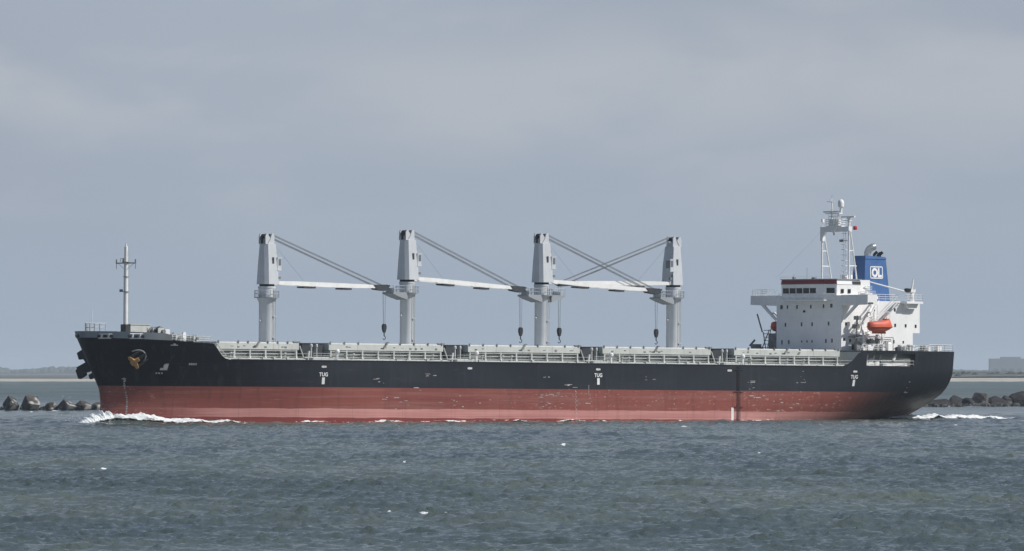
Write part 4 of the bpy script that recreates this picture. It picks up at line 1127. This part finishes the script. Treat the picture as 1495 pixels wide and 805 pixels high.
# gear by the forward end of the starboard davit
g = MB()
g.box((145.2, -9.6, HZ), (146.0, -7.8, 14.2)); g.bar((144.6, -10.6, HZ), (145.6, -9.8, 14.8), .09, 5); g.bar((144.9, -9.8, HZ), (145.2, -10.8, 14.4), .09, 5)
g.bar((145.1, -10.9, 14.4), (144.8, -11.8, 17.3), .13, 5); g.bar((144.4, -9.2, HZ-.6), (145.4, -9.2, 15.0), .07, 5)
for i in range(6): g.bar((144.8, -10.3, HZ+.5+i*.55), (145.6, -9.5, HZ+.5+i*.55), .05, 4)
g.box((144.0, -12.4, HZ-.2), (145.3, -11.3, 12.5)); g.bar((144.2, -12.9, 12.2), (144.8, -12.3, 13.2), .18, 6); g.box((143.8, -11.3, HZ-.2), (145.0, -10.5, 12.0))
g.build_each('davit_machinery', M['machine'], ship)

# ------------------------------------------------------------------ poop and stern gear
g = MB()
pts = [(s_, hb(s_, 11.4)-.15, HZ) for s_ in np.linspace(160.0, 166.6, 4)] + [(166.7, -hb(166, 11.4)+.3, HZ)] 
g.rail(pts, 1.05, .9, .045, 3)
g.rail([(145.5, hb(146, 11.4)-.15, HZ), (149, hb(149, 11.4)-.15, HZ)], 1.0, 1.2, .03, 3)
g.rail([(153, hb(153, 11.4)-.15, HZ), (160, hb(160, 11.4)-.15, HZ)], .9, 1.2, .03, 3)
g.build_each('poop_railing', M['white'], ship)
for (s_, p_, k) in ((162.6, 8.0, .75), (164.6, 6.2, .75), (156.9, 9.3, .6)): winch(s_, p_, HZ, k)
g = MB(); g.box((163.9, 9.0, HZ), (164.9, 9.8, HZ+.85)); g.box((161.4, 9.6, HZ), (161.9, 10.2, HZ+.7)); g.build_each('life_raft_rack', M['white'], ship)
g = MB()
for s_, p_ in ((153.6, 9.6), (155.6, 9.8), (158.6, 9.5), (151.2, 10.4)): g.lathe((s_, p_, 0), [(.25, HZ), (.25, HZ+.7), (.42, HZ+.75), (.42, HZ+1.0)], 12)
g.bar((154.5, 9, HZ+.2), (156.4, 9.2, HZ+.75), .08, 5); g.bar((159.0, 9, HZ+.1), (160.2, 9.5, HZ+.65), .14, 6)
g.build_each('poop_bollard', M['house'], ship)
# inside the mooring opening
g = MB()
g.box((145.6, 12.2, DK-.05), (147.4, 12.5, DK+.62)); g.box((149.6, 12.0, DK-.05), (154.8, 12.3, DK+.60)); g.box((148.0, 11.8, DK), (148.9, 12.2, DK+1.1))
g.box((145.4, 11.6, DK+1.3), (146.8, 11.9, DK+1.9)); g.bar((147.6, 12, DK+1.2), (147.9, 12, DK+1.8), .18, 6); g.bar((148.9, 12.2, DK+1.1), (149.2, 12.2, DK+1.8), .10, 6)
g.bar((151.8, 12.2, DK+1.1), (152.4, 12.2, DK+2.2), .3, 8)
g.build_each('mooring_gear', M['white'], ship)
g = MB()
g.rail([(149.0, 12.35, DK), (155.8, 11.9, DK)], 1.45, .28, .035, 7)
g.box((146.2, 11.5, DK), (148.0, 12.1, DK+1.25)); g.lathe((146.9, 11.8, DK+.9), [(.5, 0), (.5, .5)], 14, 'p')
g.build_each('screen_railing', M['cover'], ship)
g = MB(); g.rail([(145.2, hb(146, 9)-.1, DK), (156.3, hb(156, 9)-.1, DK)], 1.0, 2.2, .03, 2); g.build('opening_railing', M['white'], ship)

# ------------------------------------------------------------------ the sea
def fft_tile(n, size, lam_peak, hs, wind, lam_min, spread=2.0, seed=1):
    rs = np.random.RandomState(seed)
    k = np.fft.fftfreq(n, d=size/n)*2*np.pi
    kx, ky = np.meshgrid(k, k, indexing='xy'); kk = np.hypot(kx, ky); kk[0, 0] = 1e-6
    kp = 2*np.pi/lam_peak
    S = np.exp(-0.8*(kp/kk)**2)/kk**3.6
    cosw = np.abs((kx*wind[0]+ky*wind[1])/kk)
    S *= (0.18+cosw**spread)
    S[kk > 2*np.pi/lam_min] = 0; S[0, 0] = 0
    H = np.sqrt(S)*(rs.randn(n, n)+1j*rs.randn(n, n))
    # real surface: mirror the spectrum, so that the horizontal (trochoidal) shifts fit the heights
    Hm = np.conj(np.roll(np.roll(H[::-1, ::-1], 1, 0), 1, 1)); H = (H+Hm)/2
    h = np.fft.ifft2(H).real; dx = np.fft.ifft2(-1j*kx/kk*H).real; dy = np.fft.ifft2(-1j*ky/kk*H).real
    sc_ = hs/4/h.std()
    # sharpen crests
    h = h/h.std(); h = h+0.14*(h*h-1)
    return (h/h.std()*hs/4).astype(np.float32), (dx*sc_).astype(np.float32), (dy*sc_).astype(np.float32)
def samp(T, size, X, Y):
    n = T.shape[0]; u = (X/size*n) % n; v = (Y/size*n) % n
    i = np.floor(u).astype(int); j = np.floor(v).astype(int); fu_ = u-i; fv = v-j
    i0 = i % n; j0 = j % n; i1 = (i+1) % n; j1 = (j+1) % n
    return (T[j0, i0]*(1-fu_)*(1-fv)+T[j0, i1]*fu_*(1-fv)+T[j1, i0]*(1-fu_)*fv+T[j1, i1]*fu_*fv)
T1, T1x, T1y = fft_tile(1024, 410.0, 8.0, 0.33, (0.25, 1.0), 1.3, 4.0, 3)
T2, T2x, T2y = fft_tile(1024, 122.0, 1.5, 0.19, (0.10, 1.0), 0.34, 3.5, 7)
def sea_h(X, Y):
    ca, sa = math.cos(.3), math.sin(.3)
    a = samp(T1, 410.0, X+1000, Y); b = samp(T2, 122.0, X*ca+Y*sa+3000, -X*sa+Y*ca+3000)
    gust = samp(T1, 410.0, X*.16+900, Y*.10+50)/0.075
    f1 = np.clip((3500-Y)/2200, 0.6, 1); f2 = np.clip((1900-Y)/900, 0.0, 1)
    sw = 0.50*np.exp(-((Y-372-X*.55)/5.5)**2)*np.clip((X-2)/10, 0, 1)+0.32*np.exp(-((Y-402-X*.4)/6)**2)*np.clip((X+14)/12, 0, 1)*np.clip((26-X)/10, 0, 1)
    # swell shouldered aside by the bow, in the ship's own axes
    dx_, dy_ = X-(X0+83*CT), Y-(Z0+83*STH)
    ss_, pp_ = dx_*CT+dy_*STH+83, dx_*STH-dy_*CT
    bow = 0.62*np.exp(-((pp_-(2.6+(ss_-2)*.42))/1.5)**2)*np.clip((ss_+2)/5, 0, 1)*np.clip((34-ss_)/26, 0, 1)
    return a*f1+b*f2*np.clip(1+.22*gust, .4, 1.7)+sw+bow
rows = [240.0]
while rows[-1] < 6600:
    y = rows[-1]; rows.append(y+(0.34 if y < 520 else 0.34+(y-520)*0.0016 if y < 1300 else 1.6+(y-1300)*.02))
rows = np.array(rows); NC = 760
half = rows*math.tan(R(3.74))*1.28+18
U_ = np.linspace(-1, 1, NC)
GX = half[:, None]*U_[None, :]; GY = np.repeat(rows[:, None], NC, 1)
GZ = sea_h(GX, GY)
ca_, sa_ = math.cos(.3), math.sin(.3)
px1, py1 = samp(T1x, 410.0, GX+1000, GY), samp(T1y, 410.0, GX+1000, GY)
u2, v2 = GX*ca_+GY*sa_+3000, -GX*sa_+GY*ca_+3000
qx, qy = samp(T2x, 122.0, u2, v2), samp(T2y, 122.0, u2, v2)
fade = np.clip((1900-GY)/900, 0.0, 1)
CH = 1.15
GX = GX-CH*(px1*.8+fade*(qx*ca_-qy*sa_)); GY = GY-CH*(py1*.8+fade*(qx*sa_+qy*ca_))
edge = np.clip((1-np.abs(U_))/.03, 0, 1)[None, :]
GZ = GZ*edge-1.2*(1-edge)
nv = GX.size
co = np.empty((nv+8, 3), np.float32); co[:nv, 0] = GX.ravel(); co[:nv, 1] = GY.ravel(); co[:nv, 2] = GZ.ravel()
# wide flat sheet lower down carries the sea to every side
bx = 8800.0
co[nv:] = [(-bx, -280, -.85), (bx, -280, -.85), (bx, 6600, -.85), (-bx, 6600, -.85), (0,0,-.86), (1,0,-.86), (1,1,-.86), (0,1,-.86)]
nr = len(rows)
idx = (np.arange(nr-1)[:, None]*NC+np.arange(NC-1)[None, :]).ravel()
quads = np.stack([idx, idx+1, idx+NC+1, idx+NC], 1)
quads = np.vstack([quads, [[nv, nv+1, nv+2, nv+3]]]).astype(np.int32)
me = bpy.data.meshes.new('sea')
me.vertices.add(nv+8); me.vertices.foreach_set('co', co.ravel())
me.loops.add(quads.size); me.loops.foreach_set('vertex_index', quads.ravel())
me.polygons.add(len(quads)); me.polygons.foreach_set('loop_start', np.arange(0, quads.size, 4, dtype=np.int32))
me.polygons.foreach_set('use_smooth', np.ones(len(quads), bool))
me.update(calc_edges=True)
def sea_material():
    m = bpy.data.materials.new('sea_water'); m.use_nodes = True
    t = NT(m.node_tree); b = t.n['Principled BSDF']
    co_ = t.coord('Object'); x, y, z = t.sep(co_)
    patch = t.noise(t.vmul(co_, (0.02, 0.006, 0)), 1.0, 3, 0.5)
    c = t.mix(t.step(patch, 0.35, 0.65), (0.058, 0.080, 0.078), (0.112, 0.138, 0.116))
    t.put(b.inputs['Base Color'], c)
    t.put(b.inputs['Roughness'], t.math('ADD', 0.09, t.math('MULTIPLY', t.step(y, 1100, 3000), 0.33))); b.inputs['IOR'].default_value = 1.33
    b.inputs['Specular IOR Level'].default_value = 0.5
    n1 = t.noise(t.vmul(co_, (0.8, 1.5, 0)), 2.6, 4, 0.6)
    n2 = t.noise(t.vmul(co_, (1.0, 1.6, 0)), 9.0, 2, 0.6)
    n3 = t.noise(t.vmul(co_, (0.6, 1.6, 0)), 0.55, 3, 0.6)
    h = t.math('ADD', t.math('ADD', n1, t.math('MULTIPLY', n2, 0.3)), t.math('MULTIPLY', n3, t.math('MULTIPLY', t.step(y, 900, 2200), 5.0)))
    t.put(b.inputs['Normal'], t.bump(h, 0.9, 0.13))
    return m
me.materials.append(sea_material())
sea = bpy.data.objects.new('sea', me); sc.collection.objects.link(sea); tag(sea, 'choppy grey-green sea', None, None, 'structure')

# ------------------------------------------------------------------ foam
def foam_material(name, cut):
    m = bpy.data.materials.new(name); m.use_nodes = True
    t = NT(m.node_tree); b = t.n['Principled BSDF']
    co_ = t.coord('Object')
    n = t.noise(co_, 2.2, 6, 0.7)
    t.put(b.inputs['Base Color'], t.mix(t.step(n, .3, .6), (.62, .66, .67), (.86, .88, .88)))
    b.inputs['Roughness'].default_value = .8
    at = t.n.new('ShaderNodeAttribute'); at.attribute_name = 'dens'
    n2 = t.noise(t.vmul(co_, (.5, .5, 2.2)), 1.6, 6, 0.75)
    a = t.step(t.math('ADD', at.outputs['Fac'], t.math('MULTIPLY', t.math('SUBTRACT', n2, .5), 1.9)), cut, cut+.16)
    t.put(b.inputs['Alpha'], a)
    return m
FOAM = foam_material('sea_foam', .45)
def foam_strip(name, path, label, seed=0, rough=1.0):
    """path: list of (centre xyz world, across vector xy, width, height, density)"""
    rs = np.random.RandomState(seed); na = 13; vs = []; dens = []; fs = []
    n = len(path)
    for i, (c, ac, wd, hh, dn) in enumerate(path):
        for j in range(na):
            t = j/(na-1)*2-1
            prof = max(0, 1-t*t)**.8
            nz = (1-.5*rough*.5+0.5*rough*(rs.rand()-.2))*(.9+.18*math.sin(i*.21+seed)+.10*math.sin(i*.9))
            p = Vector(c)+Vector((ac[0], ac[1], 0))*t*wd/2
            base = float(sea_h(np.array([p.x]), np.array([p.y]))[0])
            z = base+.05+prof*hh*nz
            vs.append((p.x, p.y, z)); dens.append(dn*(.25+.75*prof))
    for i in range(n-1):
        for j in range(na-1): fs.append((i*na+j, i*na+j+1, (i+1)*na+j+1, (i+1)*na+j))
    me_ = bpy.data.meshes.new(name); me_.from_pydata(vs, [], fs)
    a = me_.attributes.new('dens', 'FLOAT', 'POINT'); a.data.foreach_set('value', dens)
    me_.materials.append(FOAM)
    for p in me_.polygons: p.use_smooth = True
    o = bpy.data.objects.new(name, me_); sc.collection.objects.link(o)
    return tag(o, label, None, None, 'stuff')
# bow wave, port side
path = []
nx = (STH, -CT)
for i in range(115):
    s_ = 1.2+i*.20
    b_ = hb(max(s_, 3.2), 0.3)
    c = to_world(s_, b_+.5+.02*i, 0); c.z = 0
    hh = it(s_, [1, 3, 5, 8, 12, 17, 24], [.7, 1.30, 1.00, .60, .50, .30, .05])
    dn = it(s_, [1, 2, 5, 9, 14, 19, 24], [.9, 1.4, 1.05, .80, .85, .62, .1])
    path.append((c, nx, it(s_, [1, 5, 16, 24], [3.4, 3.2, 2.2, 1.0]), hh, dn))
foam_strip('bow_wave_foam', path, 'white foam of the bow wave along the port bow', 1)
path = []
for i in range(110):      # wave thrown ahead and to starboard
    t = i/109; c = to_world(3.4-5.6*t, 1.4+.6*t, 0); c.z = 0
    path.append((c, (STH, -CT), 3.8-1.4*t, 1.60*(1-t)**.55*(.85+.2*math.sin(i*.17)**2)+.12, 1.6-.75*t))
foam_strip('bow_wave_foam', path, 'white splash thrown ahead of the bow', 2, .5)
rs_ = random.Random(3); g = MB()
for i in range(700):
    t = rs_.random(); s_ = rs_.gauss(1.6, 2.2) if t < .9 else rs_.uniform(4, 20)
    p_ = rs_.gauss(1.2, 1.2) if t < .9 else hb(s_, 0)+abs(rs_.gauss(.4, .5))
    z_ = abs(rs_.gauss(.5, .5)) if t < .9 else abs(rs_.gauss(.35, .2))
    c = to_world(s_, p_, 0); r_ = rs_.uniform(.02, .05)
    g.bar((c.x-r_, c.y, z_), (c.x+r_, c.y, z_+r_), r_, 5)
tag(g.build('spray', mat('spray_white', (.8, .83, .84), .7), None, ship=False), 'fine spray drops above the bow wave', None, None, 'stuff')
path = []
for i in range(200):      # foam touching the side further aft
    s_ = 30+i*.22; c = to_world(s_, hb(s_, 0)+.3, 0); c.z = 0
    path.append((c, nx, 1.2, .24, .42+.38*max(0, math.sin(i*.10+.6))**2))
foam_strip('side_foam', path, 'thin broken line of foam along the port side', 4)
path = []
for i in range(200):      # further aft
    s_ = 78+i*.38; c = to_world(s_, hb(s_, 0)+.3, 0); c.z = 0
    path.append((c, nx, .9, .16, .34+.34*max(0, math.sin(i*.07+.2))**2))
foam_strip('side_foam', path, 'faint foam along the after part of the port side', 5)
path = []
for i in range(200):      # stern wake
    s_ = 159.0+i*.145; p_ = 3.0+.05*i*.145; c = to_world(s_, p_, 0); c.z = 0
    t = i/199
    path.append((c, nx, 3.6*(1-.5*t), it(t, [0, .15, .4, .8, 1], [.15, .5, .62, .45, .1]), it(t, [0, .2, .8, 1], [.75, 1.15, 1.0, .3])))
foam_strip('wake_foam', path, 'white stern wave trailing behind the ship', 6)
# whitecaps
caps = [(136, 687, .7), (151, 686, .6), (822, 653, .8), (590, 676, .7), (516, 668, .4), (1000, 625, 2.0), (500, 625, 2.0), (620, 759, .9), (648, 758, .6), (1108, 665, .5), (236, 715, .3),
        (60, 754, .3), (568, 751, .3), (705, 755, .4), (1290, 664, .4), (1425, 637, .6), (92, 579.5, 1.8), (102, 580, 1.0), (139, 582, 1.8), (80, 600, 2), (1395, 622, 1.2), (46, 602, .9), (1385, 594.5, 1.6), (1345, 594, 2)]
path = []; vs = []; fs = []; dens = []
for (x, y, wd) in caps:
    Yd = 11436*7.6/(y-543); Xd = (x-747.5)*Yd/11436; na, nb = 15, 7; o_ = len(vs)
    for j in range(nb):
        for i in range(na):
            u, v = i/(na-1)*2-1, j/(nb-1)*2-1
            px_, py_ = Xd+u*wd/2, Yd+v*wd*1.6
            base_ = float(sea_h(np.array([px_]), np.array([py_]))[0]); pr_ = max(0, 1-u*u)*max(0, 1-v*v)
            vs.append((px_, py_, base_+.04+pr_*(.04+.02*wd)*rs_.uniform(.6, 1.3))); dens.append(.0+.70*pr_)
    for j in range(nb-1):
        for i in range(na-1): fs.append((o_+j*na+i, o_+j*na+i+1, o_+(j+1)*na+i+1, o_+(j+1)*na+i))
me_ = bpy.data.meshes.new('whitecaps'); me_.from_pydata(vs, [], fs)
a_ = me_.attributes.new('dens', 'FLOAT', 'POINT'); a_.data.foreach_set('value', dens); me_.materials.append(FOAM)
o_ = bpy.data.objects.new('whitecaps', me_); sc.collection.objects.link(o_); tag(o_, 'small scattered whitecaps on the wave crests', None, None, 'stuff')

# ------------------------------------------------------------------ breakwater
def rock_material(name, c0, c1, top=None):
    m = bpy.data.materials.new(name); m.use_nodes = True
    t = NT(m.node_tree); b = t.n['Principled BSDF']
    co_ = t.coord('Object'); x, y, z = t.sep(co_)
    n = t.noise(co_, 1.2, 6, .65); n2 = t.noise(co_, .5, 3)
    c = t.mix(t.step(n, .35, .65), c0, c1)
    if top: c = t.mix(t.math('MULTIPLY', t.step(n2, .48, .62), .85), c, top)
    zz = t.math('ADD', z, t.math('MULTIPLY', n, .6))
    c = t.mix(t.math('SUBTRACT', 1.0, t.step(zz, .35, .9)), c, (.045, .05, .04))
    t.put(b.inputs['Base Color'], c); b.inputs['Roughness'].default_value = .85
    t.put(b.inputs['Normal'], t.bump(n, .8, .25))
    return m
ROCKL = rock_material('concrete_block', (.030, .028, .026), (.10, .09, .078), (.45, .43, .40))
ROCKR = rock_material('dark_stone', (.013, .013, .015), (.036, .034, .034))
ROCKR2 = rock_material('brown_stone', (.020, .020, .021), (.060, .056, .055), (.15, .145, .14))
def rock(x, Y, w_, h, seed, m, label, kind='boulder', group='stones of the breakwater', cubic=False):
    rg = random.Random(seed); bm = bmesh.new()
    cx = (x-747.5)*Y/11436
    if cubic:
        pts = [Vector((a, b, c)) for a in (-.5, .5) for b in (-.5, .5) for c in (-.5, .5)]
        rot_ = Matrix.Rotation(rg.uniform(.3, .9), 3, 'Z') @ Matrix.Rotation(rg.uniform(.35, .8), 3, 'X') @ Matrix.Rotation(rg.uniform(-.5, .5), 3, 'Y')
        pts = [rot_ @ p for p in pts]
        mx = max(abs(p.x) for p in pts); mz = max(p.z for p in pts)
        pts = [Vector((p.x/mx*w_/2, p.y*w_*.9, (p.z/mz+.55)/1.55*h)) for p in pts]
        for p in list(pts):
            q = p+Vector((rg.gauss(0, .12), rg.gauss(0, .12), rg.gauss(0, .08))); q.z = min(q.z, h); pts.append(q)
    else:
        pts = []
        for i in range(9):
            v = Vector((rg.gauss(0, 1), rg.gauss(0, 1), abs(rg.gauss(0, 1)))).normalized()
            pts.append(Vector((v.x*w_*.58, v.y*w_*.5, .25*h+v.z*h*rg.uniform(.45, .72))))
        pts.append(Vector((rg.uniform(-.3, .3)*w_, 0, h))); pts.append(Vector((rg.uniform(-.1, .4)*w_, rg.uniform(-.3, .3), h*.92))); pts.append(Vector((rg.uniform(-.38, -.15)*w_, rg.uniform(-.4, .2), h*.84)))
        pts += [Vector((-w_*.48, 0, -.4)), Vector((w_*.48, 0, -.4)), Vector((0, w_*.4, -.4)), Vector((0, -w_*.4, -.4))]
    for p in pts: bm.verts.new(p)
    r = bmesh.ops.convex_hull(bm, input=bm.verts)
    bmesh.ops.delete(bm, geom=[v for v in bm.verts if not v.link_faces], context='VERTS')
    bmesh.ops.bevel(bm, geom=list(bm.edges), offset=.09, segments=1, affect='EDGES')
    me_ = bpy.data.meshes.new(kind); bm.to_mesh(me_); bm.free(); me_.materials.append(m)
    o = bpy.data.objects.new(kind, me_); o.location = (cx, Y, 0); sc.collection.objects.link(o)
    return tag(o, label, kind.replace('_', ' '), group)
LY = 1530
LR = [(16, LY, 3.4, 3.0, 'tilted dark concrete block with a pale right face, leftmost on the breakwater', 1),
      (45, LY, 3.9, 3.1, 'pale pyramid-like concrete block, second from the left on the breakwater', 1),
      (75, LY, 2.4, 1.8, 'small dark slanting stone between the pale block and the square block', 0),
      (97, LY, 3.8, 2.2, 'square-topped concrete block on the left, nearly as wide as tall', 1),
      (124, LY+6, 4.0, 2.1, 'low rounded block just left of the bow', 0),
      (142, LY+6, 3.6, 1.7, 'low dark block partly hidden behind the bow', 0)]
for i, (x, Y, w_, h, lab, cu) in enumerate(LR): rock(x, Y, w_, h, 11+i*3, ROCKL, lab, 'concrete_block' if cu else 'boulder', 'stones of the left breakwater', bool(cu))
RY = 1720
RR = [(1352, 4.6, 1.3, 'low flat dark boulder touching the stern outline'), (1372, 5.4, 1.7, 'low dark boulder, nearest complete one to the stern'), (1399, 4.4, 2.5, 'peaked dark boulder right of the gap behind the stern'),
      (1412, 3.4, 2.0, 'small dark boulder leaning on the peaked one near the stern'), (1431, 4.4, 3.1, 'tall brown boulder with a pale top, tallest in the middle of the right breakwater'),
      (1445, 3.2, 2.0, 'small dark boulder just right of the tall brown one'), (1456, 4.2, 2.4, 'pointed black boulder in the right breakwater'), (1470, 3.4, 2.5, 'slanting brown slab right of the pointed black boulder'),
      (1487, 5.0, 3.4, 'big dark boulder at the right edge of the photo'), (1503, 3.0, 2.4, 'dark boulder cut off by the right edge')]
for i, (x, w_, h, lab) in enumerate(RR): rock(x, RY+(i % 3)*3, w_, h, 71+i*5, ROCKR2 if i in (4, 7) else ROCKR, lab, 'boulder', 'stones of the right breakwater')
# low rubble core, continuous across behind the ship
rg = random.Random(9); g = MB()
for i in range(1100):
    t = rg.random(); x = -70+1640*t; Y = LY+(RY-LY)*t+rg.gauss(4, 3)
    cx = (x-747.5)*Y/11436; r_ = rg.uniform(.3, 1.0); n = 5
    a0 = rg.random()*6
    g.hexa([(cx+r_*1.5*math.cos(a0+k*1.257), Y+r_*math.sin(a0+k*1.257), -.6) for k in range(n)],
           [(cx+r_*.8*math.cos(a0+k*1.257)+.1*rg.random(), Y+r_*.6*math.sin(a0+k*1.257), .10+r_*rg.uniform(.25, .8)) for k in range(n)])
tag(g.build('rubble', ROCKR2, None, ship=False), 'low wet rubble between the larger stones', None, None, 'stuff')

# ------------------------------------------------------------------ far shore
def land(name, x0, x1, y0, y1, hf, m, nx_=260, ny=26, kind='structure', label=None):
    xs = np.linspace(x0, x1, nx_); ys = np.linspace(y0, y1, ny); vs = []
    for y_ in ys:
        for x_ in xs: vs.append((x_, y_, hf(x_, y_)))
    fs = [(j*nx_+i, j*nx_+i+1, (j+1)*nx_+i+1, (j+1)*nx_+i) for j in range(ny-1) for i in range(nx_-1)]
    me_ = bpy.data.meshes.new(name); me_.from_pydata(vs, [], fs); me_.materials.append(m)
    for p in me_.polygons: p.use_smooth = True
    o = bpy.data.objects.new(name, me_); sc.collection.objects.link(o); return tag(o, label, None, None, kind)
from mathutils import noise as mn
SAND = mat('beach_sand', (.42, .39, .33), .9, var=.15, scale=.02)
def dune_material():
    m = bpy.data.materials.new('dune_grass'); m.use_nodes = True
    t = NT(m.node_tree); b = t.n['Principled BSDF']; co_ = t.coord('Object')
    n = t.noise(t.vmul(co_, (.02, .02, .25)), 1.6, 6, .65)
    c = t.mix(t.step(n, .40, .62), (.045, .058, .050), (.135, .135, .115)); t.put(b.inputs['Base Color'], c); b.inputs['Roughness'].default_value = .95
    return m
DUNE = dune_material()
WOOD = mat('far_woods', (.045, .06, .04), .95, var=.35, scale=.03)
land('beach', -1100, 1100, 6050, 6260, lambda x, y: -1.0+min(1, max(0, (y-6070))/160)*(4.4 if x > -200 else 3.0)+.4*mn.noise((x*.01, y*.01, 0)), SAND, label='pale sand beach on the far shore')
def dune_h(x, y):
    t = (y-6200)/900
    prof = 3.6+2.2*min(1, t*2.2)*min(1, max(0, (x-20)/150))
    nz = mn.fractal((x*.016, y*.005, 1.3), 1.0, 2.0, 5)
    return prof+nz*3.4*min(1, t*3+.15)*min(1, max(0, (x-20)/150))
land('dunes', 0, 1100, 6205, 7100, dune_h, DUNE, 420, 40, label='low grassy dunes behind the beach')
land('inland', -8700, 8700, 6262, 24800, lambda x, y: 1.9, DUNE, 8, 60, label='flat land behind the beach')
def woods(name, x0, x1, y0, dy, hmax, seed, label, cnt=620, rad=8.0, base=1.5, phase=0.011):
    rg = random.Random(seed); g = MB()
    for i in range(cnt):
        x = rg.uniform(x0, x1); y_ = y0+rg.uniform(0, dy)
        env = .60+.40*mn.noise((x*phase, seed, 0))+.22*mn.noise((x*phase*4, seed, 4))
        h = hmax*max(.3, env)*rg.uniform(.82, 1.03); r_ = rg.uniform(.45, 1.0)*rad
        prof = [(r_*.5, base), (r_, h*.35), (r_*.92, h*.62), (r_*.55, h*.88), (r_*.15, h)]
        vs = []; n = 7; a0 = rg.random()
        for rr, z in prof:
            for k in range(n):
                q = rr*rg.uniform(.75, 1.2); vs.append((x+q*math.cos(a0+k*.9), y_+q*math.sin(a0+k*.9), z+rg.uniform(-.5, .5)))
        g.add(vs, [(j*n+k, j*n+(k+1) % n, (j+1)*n+(k+1) % n, (j+1)*n+k) for j in range(len(prof)-1) for k in range(n)])
    return tag(g.build(name, WOOD, None, ship=False, recalc=False), label, None, None, 'stuff')
woods('woods', -1650, -800, 22000, 900, 33, 2.0, 'hazy blue line of trees far away behind the bow', 900, 16, 1.5, .006)
woods('woods', 800, 1900, 21000, 900, 25, 5.0, 'hazy low tree line far away behind the stern', 900, 14, 1.5, .006)
woods('dune_scrub', 230, 640, 6420, 500, 10.5, 8.0, 'dark scrub growing on the far dunes', 240, 5.0, 5.0, .03)
# far storage building on the right
g = MB(); BY = 20500; bx0 = (1446-747.5)*BY/11436
g.box((bx0, BY, 1.5), (bx0+200, BY+80, 42.0)); g.box((bx0+28, BY+15, 42.0), (bx0+80, BY+50, 46.5))
wbd = g.build('warehouse', mat('far_concrete', (.17, .18, .20), .8, scale=.05), None, ship=False)
tag(wbd, 'long flat-roofed warehouse fading in the haze on the far right skyline', 'building')
for i in range(9):
    g = MB(); g.box((bx0+7+i*21, BY-.5, 2), (bx0+20+i*21, BY-.04, 16)); g.build('loading_door', M['darkgrey'], wbd, ship=False)

# ------------------------------------------------------------------ haze
hz_ = MB(); hz_.box((-8900, -300, -2.2), (8900, 25000, 52.0))
hm = bpy.data.materials.new('haze_air'); hm.use_nodes = True
ht = NT(hm.node_tree); ht.n.remove(ht.n['Principled BSDF'])
pv = ht.n.new('ShaderNodeVolumePrincipled'); pv.inputs['Density'].default_value = 3.4e-5
pv.inputs['Color'].default_value = (0.80, 0.90, 1.0, 1); pv.inputs['Anisotropy'].default_value = 0.0
ht.l.new(pv.outputs[0], ht.n['Material Output'].inputs['Volume'])
ho = hz_.build('haze', hm, None, ship=False); tag(ho, 'thin sea haze over the water and the far shore', None, None, 'stuff')
